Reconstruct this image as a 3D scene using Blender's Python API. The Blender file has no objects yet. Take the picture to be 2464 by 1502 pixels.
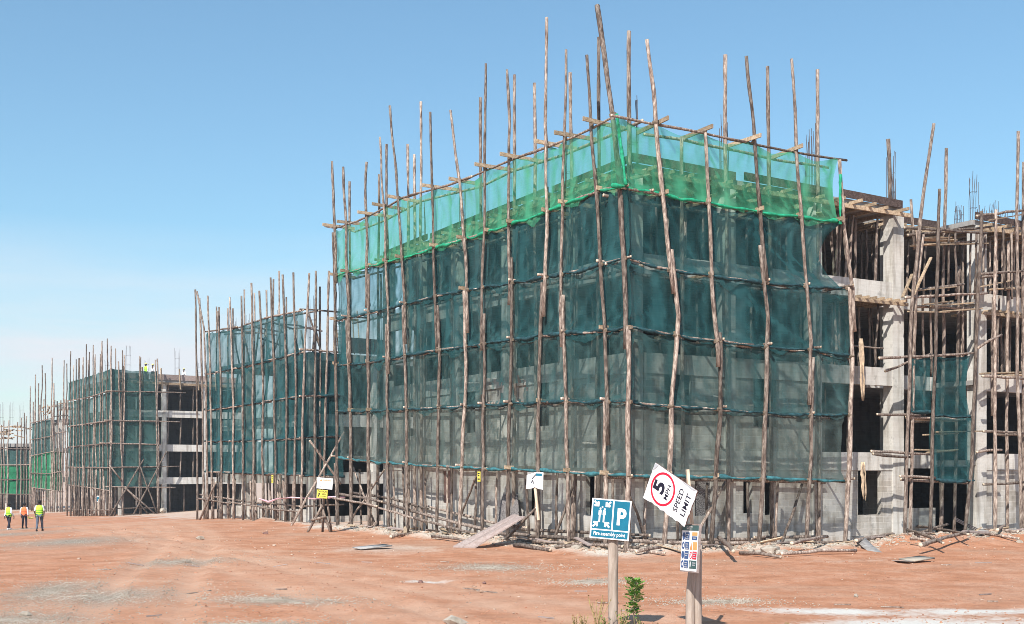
import bpy, bmesh, math, random
from math import sin, cos, pi, radians, sqrt, atan2, hypot
from mathutils import Vector, Matrix, noise
random.seed(11)
SC = bpy.context.scene
COL = SC.collection

# ------------------------------------------------------------------ camera, sky, sun
CAMZ = 2.75
FPX, CX, HY = 2800.0, 1232.0, 1130.0          # survey scale: image 2464 wide, eye level at row 1130
cam = bpy.data.cameras.new('camera')
cam.sensor_fit = 'HORIZONTAL'; cam.sensor_width = 36.0
cam.lens = FPX / 2464 * 36
cam.shift_y = (HY - 751) / 2464
cam.clip_start = 0.1; cam.clip_end = 6000
camo = bpy.data.objects.new('camera', cam); COL.objects.link(camo)
camo.location = (0, 0, CAMZ); camo.rotation_euler = (pi / 2, 0, 0)
SC.camera = camo

SUN_EL = radians(43)
SUN_H = Vector((-.36, -.93)).normalized()      # towards the sun, level
to_sun = Vector((SUN_H.x * cos(SUN_EL), SUN_H.y * cos(SUN_EL), sin(SUN_EL)))
w = bpy.data.worlds.new('World'); SC.world = w; w.use_nodes = True
nt = w.node_tree
sky = nt.nodes.new('ShaderNodeTexSky'); sky.sky_type = 'NISHITA'; sky.sun_disc = False
sky.sun_elevation = SUN_EL; sky.sun_rotation = atan2(SUN_H.x, SUN_H.y) % (2 * pi)
sky.altitude = 0; sky.air_density = 1.0; sky.dust_density = .4; sky.ozone_density = 1.3
bg = nt.nodes['Background']; bg.inputs[1].default_value = 0.142
# thin bright haze and a few wisps of cloud low in the sky; highlights of the sky rolled off gently
def wn(typ, **kw):
    n = nt.nodes.new(typ)
    for k_, v_ in kw.items(): setattr(n, k_, v_)
    return n
va = wn('ShaderNodeVectorMath', operation='MULTIPLY'); va.inputs[1].default_value = (.83, 1.04, 1.02); nt.links.new(sky.outputs[0], va.inputs[0])
vl = wn('ShaderNodeVectorMath', operation='DOT_PRODUCT'); vl.inputs[1].default_value = (.25, .6, .15); nt.links.new(va.outputs[0], vl.inputs[0])
vm = wn('ShaderNodeMath', operation='MULTIPLY_ADD'); vm.inputs[1].default_value = .062; vm.inputs[2].default_value = .95; nt.links.new(vl.outputs['Value'], vm.inputs[0])
vc = wn('ShaderNodeVectorMath', operation='DIVIDE'); nt.links.new(va.outputs[0], vc.inputs[0]); nt.links.new(vm.outputs[0], vc.inputs[1])
tcw = wn('ShaderNodeTexCoord'); mpw = wn('ShaderNodeMapping'); mpw.inputs[3].default_value = (2.2, 2.2, 15); nt.links.new(tcw.outputs['Generated'], mpw.inputs[0])
nw = wn('ShaderNodeTexNoise'); nw.inputs['Scale'].default_value = 1.6; nw.inputs['Detail'].default_value = 7; nw.inputs['Roughness'].default_value = .58; nt.links.new(mpw.outputs[0], nw.inputs['Vector'])
sxw = wn('ShaderNodeSeparateXYZ'); nt.links.new(tcw.outputs['Generated'], sxw.inputs[0])
mr = wn('ShaderNodeMapRange'); mr.inputs[1].default_value = .20; mr.inputs[2].default_value = .10; nt.links.new(sxw.outputs[2], mr.inputs[0])
mr2 = wn('ShaderNodeMapRange'); mr2.inputs[1].default_value = .30; mr2.inputs[2].default_value = .62; mr2.inputs[3].default_value = .3; nt.links.new(nw.outputs['Fac'], mr2.inputs[0])
mm_ = wn('ShaderNodeMath', operation='MULTIPLY'); nt.links.new(mr.outputs[0], mm_.inputs[0]); nt.links.new(mr2.outputs[0], mm_.inputs[1])
m3_ = wn('ShaderNodeMath', operation='MULTIPLY'); nt.links.new(mm_.outputs[0], m3_.inputs[0]); m3_.inputs[1].default_value = .95
mx = wn('ShaderNodeMix', data_type='RGBA'); nt.links.new(m3_.outputs[0], mx.inputs[0]); nt.links.new(vc.outputs[0], mx.inputs[6]); mx.inputs[7].default_value = (4.6, 4.75, 5.05, 1)
nt.links.new(mx.outputs[2], bg.inputs[0])
sl = bpy.data.lights.new('sun', 'SUN'); sl.energy = 4.7; sl.angle = radians(.5); sl.color = (1, .95, .87)
so = bpy.data.objects.new('sun', sl); COL.objects.link(so)
so.location = (-40, -60, 80); so.rotation_euler = to_sun.to_track_quat('Z', 'Y').to_euler()
SC.view_settings.view_transform = 'Standard'; SC.view_settings.look = 'None'
SC.view_settings.exposure = 0.44; SC.view_settings.gamma = 1
SC.cycles.filter_width = 0.9
SC.cycles.transparent_max_bounces = 24
SC.cycles.max_bounces = 6; SC.cycles.diffuse_bounces = 3; SC.cycles.transmission_bounces = 4

# ------------------------------------------------------------------ materials
def new_mat(name):
    m = bpy.data.materials.new(name); m.use_nodes = True
    return m, m.node_tree, m.node_tree.nodes['Principled BSDF']
def N(t, typ, **kw):
    n = t.nodes.new(typ)
    for k, v in kw.items(): setattr(n, k, v)
    return n
def ramp(t, fac, stops):
    r = N(t, 'ShaderNodeValToRGB')
    e = r.color_ramp.elements
    while len(e) < len(stops): e.new(.5)
    for el, (p, c) in zip(e, stops): el.position = p; el.color = (*c, 1)
    t.links.new(fac, r.inputs[0]); return r.outputs[0]
def mixc(t, fac, a, b, mode='MIX'):
    m = N(t, 'ShaderNodeMix', data_type='RGBA', blend_type=mode)
    for s, v in ((m.inputs[0], fac), (m.inputs[6], a), (m.inputs[7], b)):
        if isinstance(v, (int, float)): s.default_value = v
        elif isinstance(v, tuple): s.default_value = (*v, 1)
        else: t.links.new(v, s)
    return m.outputs[2]
def math_(t, op, a, b=None, clamp=False):
    m = N(t, 'ShaderNodeMath', operation=op, use_clamp=clamp)
    for i, v in enumerate((a, b)):
        if v is None: continue
        if isinstance(v, (int, float)): m.inputs[i].default_value = v
        else: t.links.new(v, m.inputs[i])
    return m.outputs[0]
def ntex(t, scale, detail=4, vec=None, rough=.55, sx=(1, 1, 1)):
    tc = N(t, 'ShaderNodeTexCoord'); mp = N(t, 'ShaderNodeMapping'); mp.inputs[3].default_value = sx
    t.links.new(vec if vec else tc.outputs['Object'], mp.inputs[0])
    n = N(t, 'ShaderNodeTexNoise'); n.inputs['Scale'].default_value = scale
    n.inputs['Detail'].default_value = detail; n.inputs['Roughness'].default_value = rough
    t.links.new(mp.outputs[0], n.inputs['Vector']); return n.outputs['Fac']
def bump(t, b, h, strength=.4, dist=.02):
    n = N(t, 'ShaderNodeBump'); n.inputs['Strength'].default_value = strength; n.inputs['Distance'].default_value = dist
    t.links.new(h, n.inputs['Height']); t.links.new(n.outputs[0], b.inputs['Normal'])

def wood_mat(name, c0, c1, c2, zs=.25, spread=.5):
    m, t, b = new_mat(name)
    oi = N(t, 'ShaderNodeObjectInfo')
    n1 = ntex(t, 7, 5, sx=(1, 1, zs)); n2 = ntex(t, 30, 4, sx=(1, 1, zs * .6)); n3 = ntex(t, 1.1, 2)
    n1 = ntex(t, 9, 6, sx=(1, 1, zs), rough=.75)
    f = math_(t, 'ADD', math_(t, 'MULTIPLY', n1, .65), math_(t, 'MULTIPLY', n2, .35))
    c = ramp(t, f, [(.39, c0), (.49, c1), (.60, c2)])
    c = mixc(t, math_(t, 'MULTIPLY', n3, .3), c, (c1[0] * 1.25, c1[1] * 1.0, c1[2] * .9))
    v = math_(t, 'ADD', math_(t, 'MULTIPLY', oi.outputs['Random'], spread), 1 - spread * .5)
    hs = N(t, 'ShaderNodeHueSaturation'); t.links.new(v, hs.inputs['Value']); t.links.new(c, hs.inputs['Color'])
    hs.inputs['Saturation'].default_value = 1.0
    t.links.new(hs.outputs[0], b.inputs['Base Color']); b.inputs['Roughness'].default_value = .9
    b.inputs['Specular IOR Level'].default_value = .15
    bump(t, b, n2, .5, .01); return m
M = {}
M['bark'] = wood_mat('bark', (.04, .032, .03), (.195, .152, .128), (.46, .39, .335), spread=1.0)
M['cut'] = wood_mat('cut_wood', (.50, .40, .28), (.62, .52, .40), (.72, .64, .52))
M['timber'] = wood_mat('sawn_timber', (.21, .155, .105), (.36, .28, .195), (.52, .42, .31), zs=1, spread=.6)
M['oldtimber'] = wood_mat('grey_timber', (.20, .155, .14), (.28, .23, .215), (.36, .31, .295), zs=1)
M['ply'] = wood_mat('dark_plywood', (.03, .022, .02), (.07, .05, .045), (.13, .10, .09), zs=1)
M['postwood'] = wood_mat('post_wood', (.26, .215, .18), (.37, .315, .27), (.47, .41, .36), zs=.15)

def concrete_mat(name, base, dark, blocks=False):
    m, t, b = new_mat(name)
    n1 = ntex(t, .7, 6); n2 = ntex(t, 9, 5); n3 = ntex(t, 3, 4, sx=(1, 1, .12))
    c = ramp(t, n1, [(.35, dark), (.6, base)])
    c = mixc(t, math_(t, 'MULTIPLY', n2, .5), c, tuple(min(1, x * 1.2) for x in base))
    st = ramp(t, n3, [(.48, (1, 1, 1)), (.66, (.55, .51, .47))])
    c = mixc(t, .8, c, st, 'MULTIPLY')
    bm = ntex(t, 3.5, 3, sx=(.12, .12, 3.2)); c = mixc(t, .35, c, ramp(t, bm, [(.40, (.80, .79, .77)), (.55, (1, 1, 1))]), 'MULTIPLY')     # board marks of the formwork
    pt = ntex(t, 1.6, 6, rough=.7); c = mixc(t, ramp(t, pt, [(.58, (0, 0, 0)), (.64, (.55, .55, .55))]), c, tuple(x * .62 for x in dark))   # rough patches
    h = n2
    if blocks:
        tc = N(t, 'ShaderNodeTexCoord'); sx = N(t, 'ShaderNodeSeparateXYZ'); t.links.new(tc.outputs['Object'], sx.inputs[0])
        cx = N(t, 'ShaderNodeCombineXYZ'); t.links.new(math_(t, 'ADD', sx.outputs[0], sx.outputs[1]), cx.inputs[0]); t.links.new(sx.outputs[2], cx.inputs[1])
        nv = N(t, 'ShaderNodeTexNoise'); nv.inputs['Scale'].default_value = 3; t.links.new(cx.outputs[0], nv.inputs['Vector'])
        va = N(t, 'ShaderNodeVectorMath', operation='SCALE'); va.inputs[3].default_value = .05; t.links.new(nv.outputs['Color'], va.inputs[0])
        vb = N(t, 'ShaderNodeVectorMath', operation='ADD'); t.links.new(cx.outputs[0], vb.inputs[0]); t.links.new(va.outputs[0], vb.inputs[1])
        br = N(t, 'ShaderNodeTexBrick'); t.links.new(vb.outputs[0], br.inputs['Vector'])
        br.inputs['Scale'].default_value = 1; br.inputs['Brick Width'].default_value = .44; br.inputs['Row Height'].default_value = .235
        br.inputs['Mortar Size'].default_value = .014; br.inputs['Mortar Smooth'].default_value = .3
        br.inputs['Color1'].default_value = (.78, .75, .70, 1); br.inputs['Color2'].default_value = (1.0, .99, .97, 1); br.inputs['Mortar'].default_value = (1.12, 1.10, 1.06, 1)
        c = mixc(t, .85, c, br.outputs['Color'], 'MULTIPLY')
        n4 = ntex(t, 1.3, 3)
        c = mixc(t, ramp(t, n4, [(.5, (0, 0, 0)), (.62, (.6, .6, .6))]), c, base)   # rendered patches
        h = math_(t, 'ADD', math_(t, 'MULTIPLY', n2, .5), math_(t, 'MULTIPLY', br.outputs['Fac'], -.5))
    t.links.new(c, b.inputs['Base Color']); b.inputs['Roughness'].default_value = .95
    b.inputs['Specular IOR Level'].default_value = .1
    bump(t, b, h, .5, .02); return m
M['concrete'] = concrete_mat('concrete', (.62, .60, .565), (.45, .43, .40))
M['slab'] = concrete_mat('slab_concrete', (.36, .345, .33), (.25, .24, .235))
M['block'] = concrete_mat('block_wall', (.54, .52, .495), (.38, .365, .345), True)
M['inner'] = concrete_mat('inner_wall', (.10, .097, .093), (.06, .058, .055), True)  # blockwork coloured darker than its own tone, painting in the deep indoor shade
M['rubble'] = concrete_mat('rubble', (.47, .42, .36), (.30, .255, .21))

def net_mat(name, col, col2, op, tint, var=.35, trans=.35):
    m, t, b = new_mat(name); t.nodes.remove(b)
    out = t.nodes['Material Output']
    n1 = ntex(t, .55, 4); n2 = ntex(t, 2.2, 3, sx=(1.6, 1.6, .22)); n3 = ntex(t, 3.0, 2, sx=(.15, .15, 7))
    v = math_(t, 'ADD', math_(t, 'MULTIPLY', n1, .5), math_(t, 'ADD', math_(t, 'MULTIPLY', n2, .32), math_(t, 'MULTIPLY', n3, .18)))
    ga = N(t, 'ShaderNodeAttribute', attribute_name='gather')
    f = math_(t, 'ADD', math_(t, 'MULTIPLY', math_(t, 'SUBTRACT', v, .5), var * 2.4), math_(t, 'ADD', op, math_(t, 'MULTIPLY', ga.outputs['Fac'], .62)), True)
    c = ramp(t, v, [(.38, col2), (.62, col)])
    nd = ntex(t, .28, 5, rough=.65)
    c = mixc(t, ramp(t, nd, [(.5, (0, 0, 0)), (.70, (.4, .4, .4))]), c, tuple(x * .6 + .09 for x in col))     # dust
    d = N(t, 'ShaderNodeBsdfDiffuse'); tl = N(t, 'ShaderNodeBsdfTranslucent'); tr = N(t, 'ShaderNodeBsdfTransparent')
    t.links.new(c, d.inputs[0]); t.links.new(c, tl.inputs[0]); tr.inputs[0].default_value = (*tint, 1)
    a = N(t, 'ShaderNodeMixShader'); a.inputs[0].default_value = trans
    t.links.new(d.outputs[0], a.inputs[1]); t.links.new(tl.outputs[0], a.inputs[2])
    x = N(t, 'ShaderNodeMixShader'); t.links.new(f, x.inputs[0]); t.links.new(tr.outputs[0], x.inputs[1]); t.links.new(a.outputs[0], x.inputs[2])
    t.links.new(x.outputs[0], out.inputs[0]); return m
M['net'] = net_mat('teal_net', (.058, .165, .175), (.028, .11, .122), .38, (.80, .92, .92))
M['midnet'] = net_mat('dusty_teal_net', (.078, .165, .166), (.043, .115, .12), .34, (.84, .93, .93))
M['greynet'] = net_mat('grey_teal_net', (.135, .18, .17), (.095, .14, .135), .31, (.88, .95, .94))
M['greennet'] = net_mat('emerald_net', (.12, .48, .28), (.07, .40, .23), .27, (.78, 1, .90))
M['farnet'] = net_mat('faded_net', (.09, .185, .17), (.055, .135, .13), .56, (.85, .95, .95))
M['fargreen'] = net_mat('far_green_net', (.05, .36, .17), (.03, .24, .12), .55, (.70, .98, .85))
def plain(name, c, rough=.7, var=0.0, metallic=0, spec=.3):
    m, t, b = new_mat(name)
    b.inputs['Base Color'].default_value = (*c, 1); b.inputs['Roughness'].default_value = rough; b.inputs['Metallic'].default_value = metallic
    b.inputs['Specular IOR Level'].default_value = spec
    if var:
        n = ntex(t, 6, 5)
        t.links.new(ramp(t, n, [(.3, tuple(x * (1 - var) for x in c)), (.7, tuple(min(1, x * (1 + var * .5)) for x in c))]), b.inputs['Base Color'])
    return m
M['hem'] = plain('rolled_shaded_net', (.022, .072, .085), .8, .8)  # net teal darkened to paint the shadow in the bunched seams
M['lowhem'] = plain('rolled_teal_net', (.05, .18, .205), .8, .6)
M['greenhem'] = plain('rolled_green_net', (.02, .36, .19), .8, .5)
M['farhem'] = plain('rolled_faded_net', (.09, .17, .19), .8, .5)
M['steel'] = plain('rusty_bar', (.13, .11, .115), .7, .4, .3)
M['white'] = plain('sign_white', (.86, .86, .88), .5, .08)
M['blue'] = plain('sign_blue', (.006, .155, .255), .45, .12)
M['red'] = plain('sign_red', (.62, .012, .045), .5)
M['black'] = plain('sign_black', (.012, .012, .03), .5)
M['navy'] = plain('sign_navy', (.05, .10, .24), .5)
M['dgreen'] = plain('sign_green', (.05, .105, .105), .5)
M['amber'] = plain('sign_amber', (.62, .36, .13), .5)
M['orange'] = plain('sign_orange', (.62, .27, .08), .5)
M['yellow'] = plain('sign_yellow', (.80, .70, .10), .5, .1)
M['grey'] = plain('sign_grey', (.45, .47, .5), .5)
M['sheet'] = plain('grey_sheet', (.42, .40, .39), .6, .4)
M['rust'] = plain('rust_panel', (.22, .125, .105), .8, .3)
M['splat'] = plain('splattered_board', (.09, .08, .085), .9, .9)
M['rope'] = plain('burlap', (.62, .47, .33), .95, .5)
M['skin'] = plain('skin', (.10, .055, .038), .6)
M['hair'] = plain('hair', (.012, .011, .012), .8)
M['shirt'] = plain('white_shirt', (.75, .76, .80), .8)
M['dark'] = plain('dark_trousers', (.03, .028, .045), .85)
M['jeans'] = plain('grey_jeans', (.12, .14, .19), .85, .7)
M['lime'] = plain('lime_vest', (.50, .88, .07), .7)
M['limestripe'] = plain('green_stripe', (.06, .26, .02), .7)
M['orangevest'] = plain('orange_vest', (.92, .22, .08), .7)
M['redstripe'] = plain('red_stripe', (.62, .10, .05), .7)
M['hat'] = plain('yellow_helmet', (.75, .66, .22), .4)
M['leaf'] = plain('leaf', (.14, .30, .05), .6, .5)
M['drygrass'] = plain('dry_grass', (.46, .36, .16), .9, .5)
M['stem'] = plain('stem', (.24, .20, .10), .9, .3)
M['tape'] = plain('pink_tape', (.75, .45, .50), .6, .3)
# splattered board speckle
t = M['splat'].node_tree; n = ntex(t, 34, 4); t.links.new(ramp(t, n, [(.44, (.045, .035, .04)), (.56, (.34, .32, .31))]), t.nodes['Principled BSDF'].inputs['Base Color'])
# lying grey gravel
M['pebble'] = concrete_mat('pebble', (.50, .37, .29), (.33, .21, .15))
M['clod'] = concrete_mat('clod', (.47, .235, .15), (.33, .15, .09))
M['lash'] = plain('lashing', (.20, .15, .11), .9, .5)
M['gravel'] = concrete_mat('gravel', (.44, .385, .325), (.26, .215, .175))

# ------------------------------------------------------------------ mesh helpers
class MB:
    def __init__(s): s.v = []; s.f = []; s.m = []
    def face(s, idx, mi=0): s.f.append(idx); s.m.append(mi)
    def box(s, c, sz, rot=None, mi=0):
        k = len(s.v); hx, hy, hz = sz[0] / 2, sz[1] / 2, sz[2] / 2; c = Vector(c)
        for x, y, z in ((-1, -1, -1), (1, -1, -1), (1, 1, -1), (-1, 1, -1), (-1, -1, 1), (1, -1, 1), (1, 1, 1), (-1, 1, 1)):
            p = Vector((x * hx, y * hy, z * hz))
            if rot is not None: p = rot @ p
            s.v.append(c + p)
        for q in ((0, 3, 2, 1), (4, 5, 6, 7), (0, 1, 5, 4), (1, 2, 6, 5), (2, 3, 7, 6), (3, 0, 4, 7)): s.face([k + i for i in q], mi)
    def bx(s, x0, x1, y0, y1, z0, z1, mi=0): s.box(((x0 + x1) / 2, (y0 + y1) / 2, (z0 + z1) / 2), (abs(x1 - x0), abs(y1 - y0), abs(z1 - z0)), None, mi)
    def beam(s, a, b, wd, ht, mi=0, roll=0):
        a = Vector(a); b = Vector(b); d = b - a; q = d.to_track_quat('X', 'Z').to_matrix()
        if roll: q = q @ Matrix.Rotation(roll, 3, 'X')
        s.box((a + b) / 2, (d.length, wd, ht), q, mi)
    def tube(s, pts, rad, n=8, mi=0, cap=None, jit=0):
        cap = mi if cap is None else cap
        pts = [Vector(p) for p in pts]; k0 = len(s.v); m = len(pts)
        ref = Vector((1, 0, 0)); d0 = (pts[-1] - pts[0])
        if abs(d0.normalized().x) > .8: ref = Vector((0, 0, 1))
        for i, p in enumerate(pts):
            d = pts[min(i + 1, m - 1)] - pts[max(i - 1, 0)]
            a = d.cross(ref).normalized(); b = d.cross(a).normalized()
            r = rad[i] if isinstance(rad, (list, tuple)) else rad
            for j in range(n):
                an = 2 * pi * j / n; rr = r * (1 + (random.uniform(-jit, jit) if jit else 0))
                s.v.append(p + a * (cos(an) * rr) + b * (sin(an) * rr))
        for i in range(m - 1):
            for j in range(n):
                s.face([k0 + i * n + j, k0 + i * n + (j + 1) % n, k0 + (i + 1) * n + (j + 1) % n, k0 + (i + 1) * n + j], mi)
        s.face([k0 + j for j in reversed(range(n))], cap); s.face([k0 + (m - 1) * n + j for j in range(n)], cap)
    def rock(s, c, r, mi=0, flat=.6):
        k = len(s.v); ph = (1 + sqrt(5)) / 2
        rot = Matrix.Rotation(random.uniform(0, 6.3), 3, Vector((random.uniform(-1, 1), random.uniform(-1, 1), random.uniform(-1, 1) + .01)).normalized())
        sc = Vector((random.uniform(.7, 1.4), random.uniform(.7, 1.2), random.uniform(.5, .9) * flat / .6))
        for p in ((-1, ph, 0), (1, ph, 0), (-1, -ph, 0), (1, -ph, 0), (0, -1, ph), (0, 1, ph), (0, -1, -ph), (0, 1, -ph), (ph, 0, -1), (ph, 0, 1), (-ph, 0, -1), (-ph, 0, 1)):
            q = rot @ (Vector(p) / 1.9 * random.uniform(.75, 1.2))
            s.v.append(Vector(c) + Vector((q.x * sc.x, q.y * sc.y, q.z * sc.z)) * r)
        for f in ((0, 11, 5), (0, 5, 1), (0, 1, 7), (0, 7, 10), (0, 10, 11), (1, 5, 9), (5, 11, 4), (11, 10, 2), (10, 7, 6), (7, 1, 8), (3, 9, 4), (3, 4, 2), (3, 2, 6), (3, 6, 8), (3, 8, 9), (4, 9, 5), (2, 4, 11), (6, 2, 10), (8, 6, 7), (9, 8, 1)):
            s.face([k + i for i in f], mi)
    def build(s, name, mats, parent=None, loc=None, smooth=False):
        me = bpy.data.meshes.new(name); L = Vector(loc) if loc is not None else Vector((0, 0, 0))
        me.from_pydata([tuple(Vector(p) - L) for p in s.v], [], s.f)
        for m in (mats if isinstance(mats, (list, tuple)) else [mats]): me.materials.append(m)
        if any(s.m): me.polygons.foreach_set('material_index', s.m)
        if smooth: me.polygons.foreach_set('use_smooth', [True] * len(s.f))
        me.update()
        o = bpy.data.objects.new(name, me); COL.objects.link(o)
        if parent: o.parent = parent
        o.location = L; return o
def tag(o, label, cat, group=None):
    o['label'] = label; o['category'] = cat
    if group: o['group'] = group
    return o
def thing(name, label, cat, loc=(0, 0, 0), rot=(0, 0, 0), group=None):
    o = bpy.data.objects.new(name, None); COL.objects.link(o); o.location = loc; o.rotation_euler = rot
    o.empty_display_size = .3
    return tag(o, label, cat, group)
OW = 'first second third fourth fifth sixth seventh eighth ninth tenth eleventh twelfth thirteenth fourteenth fifteenth sixteenth seventeenth eighteenth nineteenth twentieth'.split()
TENS = {20: 'twenty', 30: 'thirty', 40: 'forty', 50: 'fifty', 60: 'sixty'}
def ordw(n):                                   # 1 -> first
    if n <= 20: return OW[n - 1]
    t_, r_ = n // 10 * 10, n % 10
    return TENS[t_] + '-' + OW[r_ - 1] if r_ else TENS[t_][:-1] + 'ieth'
def copy_tree(o, parent=None):
    c = o.copy(); COL.objects.link(c)
    if parent: c.parent = parent
    for ch in o.children: copy_tree(ch, c)
    return c

# ------------------------------------------------------------------ the lie of the land
def sstep(a, b, x):
    x = max(0, min(1, (x - a) / (b - a))); return x * x * (3 - 2 * x)
def g0(x, y):
    return -.012 * max(0, min(y, 105) - 40) - .05 * max(0, min(52, -x - 18)) * sstep(30, 60, y)
class Face:                                     # a vertical plane: origin, level direction, outward normal
    def __init__(s, O, D, n): s.O = Vector(O); s.D = Vector(D).normalized(); s.n = Vector(n).normalized()
    def t(s, px, d=0):
        k = (px - CX) / FPX; O = s.O - s.n * d
        return (k * O.y - O.x) / (s.D.x - k * s.D.y)
    def xy(s, t, d=0): return s.O + s.D * t - s.n * d
    def pt(s, t, z, d=0): q = s.xy(t, d); return Vector((q.x, q.y, z))
    def z(s, t, py, d=0): return CAMZ + (HY - py) / FPX * s.xy(t, d).y
    def at(s, px, py, d=0): t = s.t(px, d); return s.pt(t, s.z(t, py, d), d)
    def tz(s, px, py, d=0): t = s.t(px, d); return (t, s.z(t, py, d))
def block_frame(px, Y, dl):
    C = Vector(((px - CX) / FPX * Y, Y)); L = Vector(dl).normalized(); R = Vector((L.y, -L.x))
    return C, L, R, Face(C, L, -R), Face(C, R, -L)
C1, L1, R1, FL, FR = block_frame(1503, 37.8, (-.5104, .8599))
C2, L2, R2, F2L, F2R = block_frame(726, 66, (-.615, .788))
C3, L3, R3, F3L, F3R = block_frame(267, 114, (-.58, .81))
C4, L4, R4, F4L, F4R = block_frame(127, 155, (-.56, .83))
def ground(px, py):                             # a point of the ground seen at that place
    Y = 30
    for _ in range(30):
        x = (px - CX) / FPX * Y; Y = (CAMZ - g0(x, Y)) * FPX / (py - HY)
    x = (px - CX) / FPX * Y
    return Vector((x, Y, g(x, Y)))
def fline(x, y):                                # distance in front of the near block's scaffold
    p = Vector((x, y)) - C1
    a, b = p.dot(L1), p.dot(R1)                 # along long side, along short side
    dl = -b if a > -1 else hypot(a + 1, b)      # in front of long face
    dr = -a if b > -1 else hypot(a, b + 1)
    if a < 0 and b < 0: return hypot(a, b)
    if a >= 0 and b < 0: return -b if a < 26 else hypot(b, a - 26)
    if b >= 0 and a < 0: return -a
    return -min(a, b)
def g(x, y):
    z = g0(x, y) + .10 * (noise.noise(Vector((x * .12, y * .12, 0)))) + .035 * noise.noise(Vector((x * .6, y * .6, 3)))
    if 15 < y < 75 and -32 < x < 8:
        for c0, k_, b_ in ((-1.0, .40, 1.2), (-4.5, .30, -.9), (3.0, .52, 1.6)):
            xc = c0 - k_ * (y - 16) + b_ * sin(y * .09)
            for o_ in (-.85, .85):
                e_ = abs(x - xc - o_) / (.26 * 1.0)
                if e_ < 3: z += (-.06 * math.exp(-e_ * e_) + .035 * math.exp(-(e_ - 1.6) ** 2 * 3)) * (.4 + .6 * sstep(-.2, .3, noise.noise(Vector((x * .1, y * .15, c0)))))
    if 12 < y < 70 and -18 < x < 32:
        f = fline(x, y)
        z += .22 * sstep(1.6, .2, abs(f - .1) if f > 0 else abs(f) * .8) * (.5 + noise.noise(Vector((x * .5, y * .5, 7))))
        if x > 12: z += .35 * sstep(2.2, 0, abs(f - 1.6)) * sstep(12.5, 15, x) * (.6 + noise.noise(Vector((x * .9, y * .9, 9))))
    return z
# ground sheet
def lines(fine0, fine1, step, far0, far1):
    a = []; v = fine0
    while v < fine1: a.append(v); v += step
    v = fine1; st = step
    while v < far1: a.append(v); st *= 1.22; v += st
    a.append(far1); v = fine0; st = step
    b = []
    while v > far0: st *= 1.22; v -= st; b.append(max(v, far0))
    return sorted(set(b + a))
gx = lines(-24, 26, .26, -3000, 3000); gy = lines(15, 62, .26, -200, 5000)
gm = MB()
for y in gy:
    for x in gx: gm.v.append(Vector((x, y, g(x, y))))
nx = len(gx)
for j in range(len(gy) - 1):
    for i in range(nx - 1): gm.f.append([j * nx + i, j * nx + i + 1, (j + 1) * nx + i + 1, (j + 1) * nx + i]); gm.m.append(0)
def ground_mat():
    m, t, b = new_mat('red_earth')
    big = ntex(t, .16, 5); mid = ntex(t, .9, 6, rough=.65); fine = ntex(t, 7, 6, rough=.7); vf = ntex(t, 34, 3, rough=.7)
    trk = ntex(t, .5, 4, sx=(.16, 1.6, 1))
    c = ramp(t, mid, [(.32, (.40, .18, .10)), (.5, (.515, .245, .145)), (.68, (.60, .335, .225))])
    c = mixc(t, ramp(t, trk, [(.54, (0, 0, 0)), (.70, (.45, .45, .45))]), c, (.56, .36, .255))
    c = mixc(t, ramp(t, big, [(.52, (0, 0, 0)), (.66, (.55, .55, .55))]), c, (.47, .31, .225))
    c = mixc(t, ramp(t, fine, [(.36, (.55, .55, .55)), (.47, (0, 0, 0))]), c, (.29, .145, .10))
    c = mixc(t, ramp(t, fine, [(.60, (0, 0, 0)), (.68, (.7, .7, .7))]), c, (.58, .42, .33))
    ta = N(t, 'ShaderNodeAttribute', attribute_name='track')
    c = mixc(t, math_(t, 'MULTIPLY', ta.outputs['Fac'], math_(t, 'MULTIPLY', trk, 1.1)), c, (.60, .38, .27))
    brk = math_(t, 'ADD', math_(t, 'MULTIPLY', fine, .6), math_(t, 'MULTIPLY', mid, .4))
    for an, col, gain in (('gravel', None, 1.7), ('dust', (.62, .55, .47), 2.4), ('lime', (.66, .62, .565), 2.0)):
        at = N(t, 'ShaderNodeAttribute', attribute_name=an)
        f = math_(t, 'MULTIPLY', math_(t, 'SUBTRACT', math_(t, 'ADD', at.outputs['Fac'], math_(t, 'MULTIPLY', brk, .9)), .82), gain, True)
        if an == 'lime':
            lb = math_(t, 'ADD', math_(t, 'MULTIPLY', fine, .95), math_(t, 'MULTIPLY', mid, .95))
            f = math_(t, 'MULTIPLY', math_(t, 'SUBTRACT', math_(t, 'ADD', at.outputs['Fac'], lb), 1.22), gain, True)
        if an == 'gravel':
            col = ramp(t, vf, [(.40, (.13, .10, .08)), (.5, (.33, .275, .22)), (.60, (.56, .50, .42))])
        c = mixc(t, f, c, col)
    t.links.new(c, b.inputs['Base Color']); b.inputs['Roughness'].default_value = .97; b.inputs['Specular IOR Level'].default_value = .05
    h = math_(t, 'ADD', math_(t, 'MULTIPLY', fine, .7), math_(t, 'MULTIPLY', vf, .4))
    bump(t, b, h, .9, .06); return m
go = gm.build('ground', ground_mat(), smooth=True); go['kind'] = 'structure'
def blob(x, y, cx, cy, rx, ry, rot=0):
    dx, dy = x - cx, y - cy; a, b_ = dx * cos(rot) + dy * sin(rot), -dx * sin(rot) + dy * cos(rot)
    return max(0, 1 - sqrt((a / rx) ** 2 + (b_ / ry) ** 2))
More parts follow.
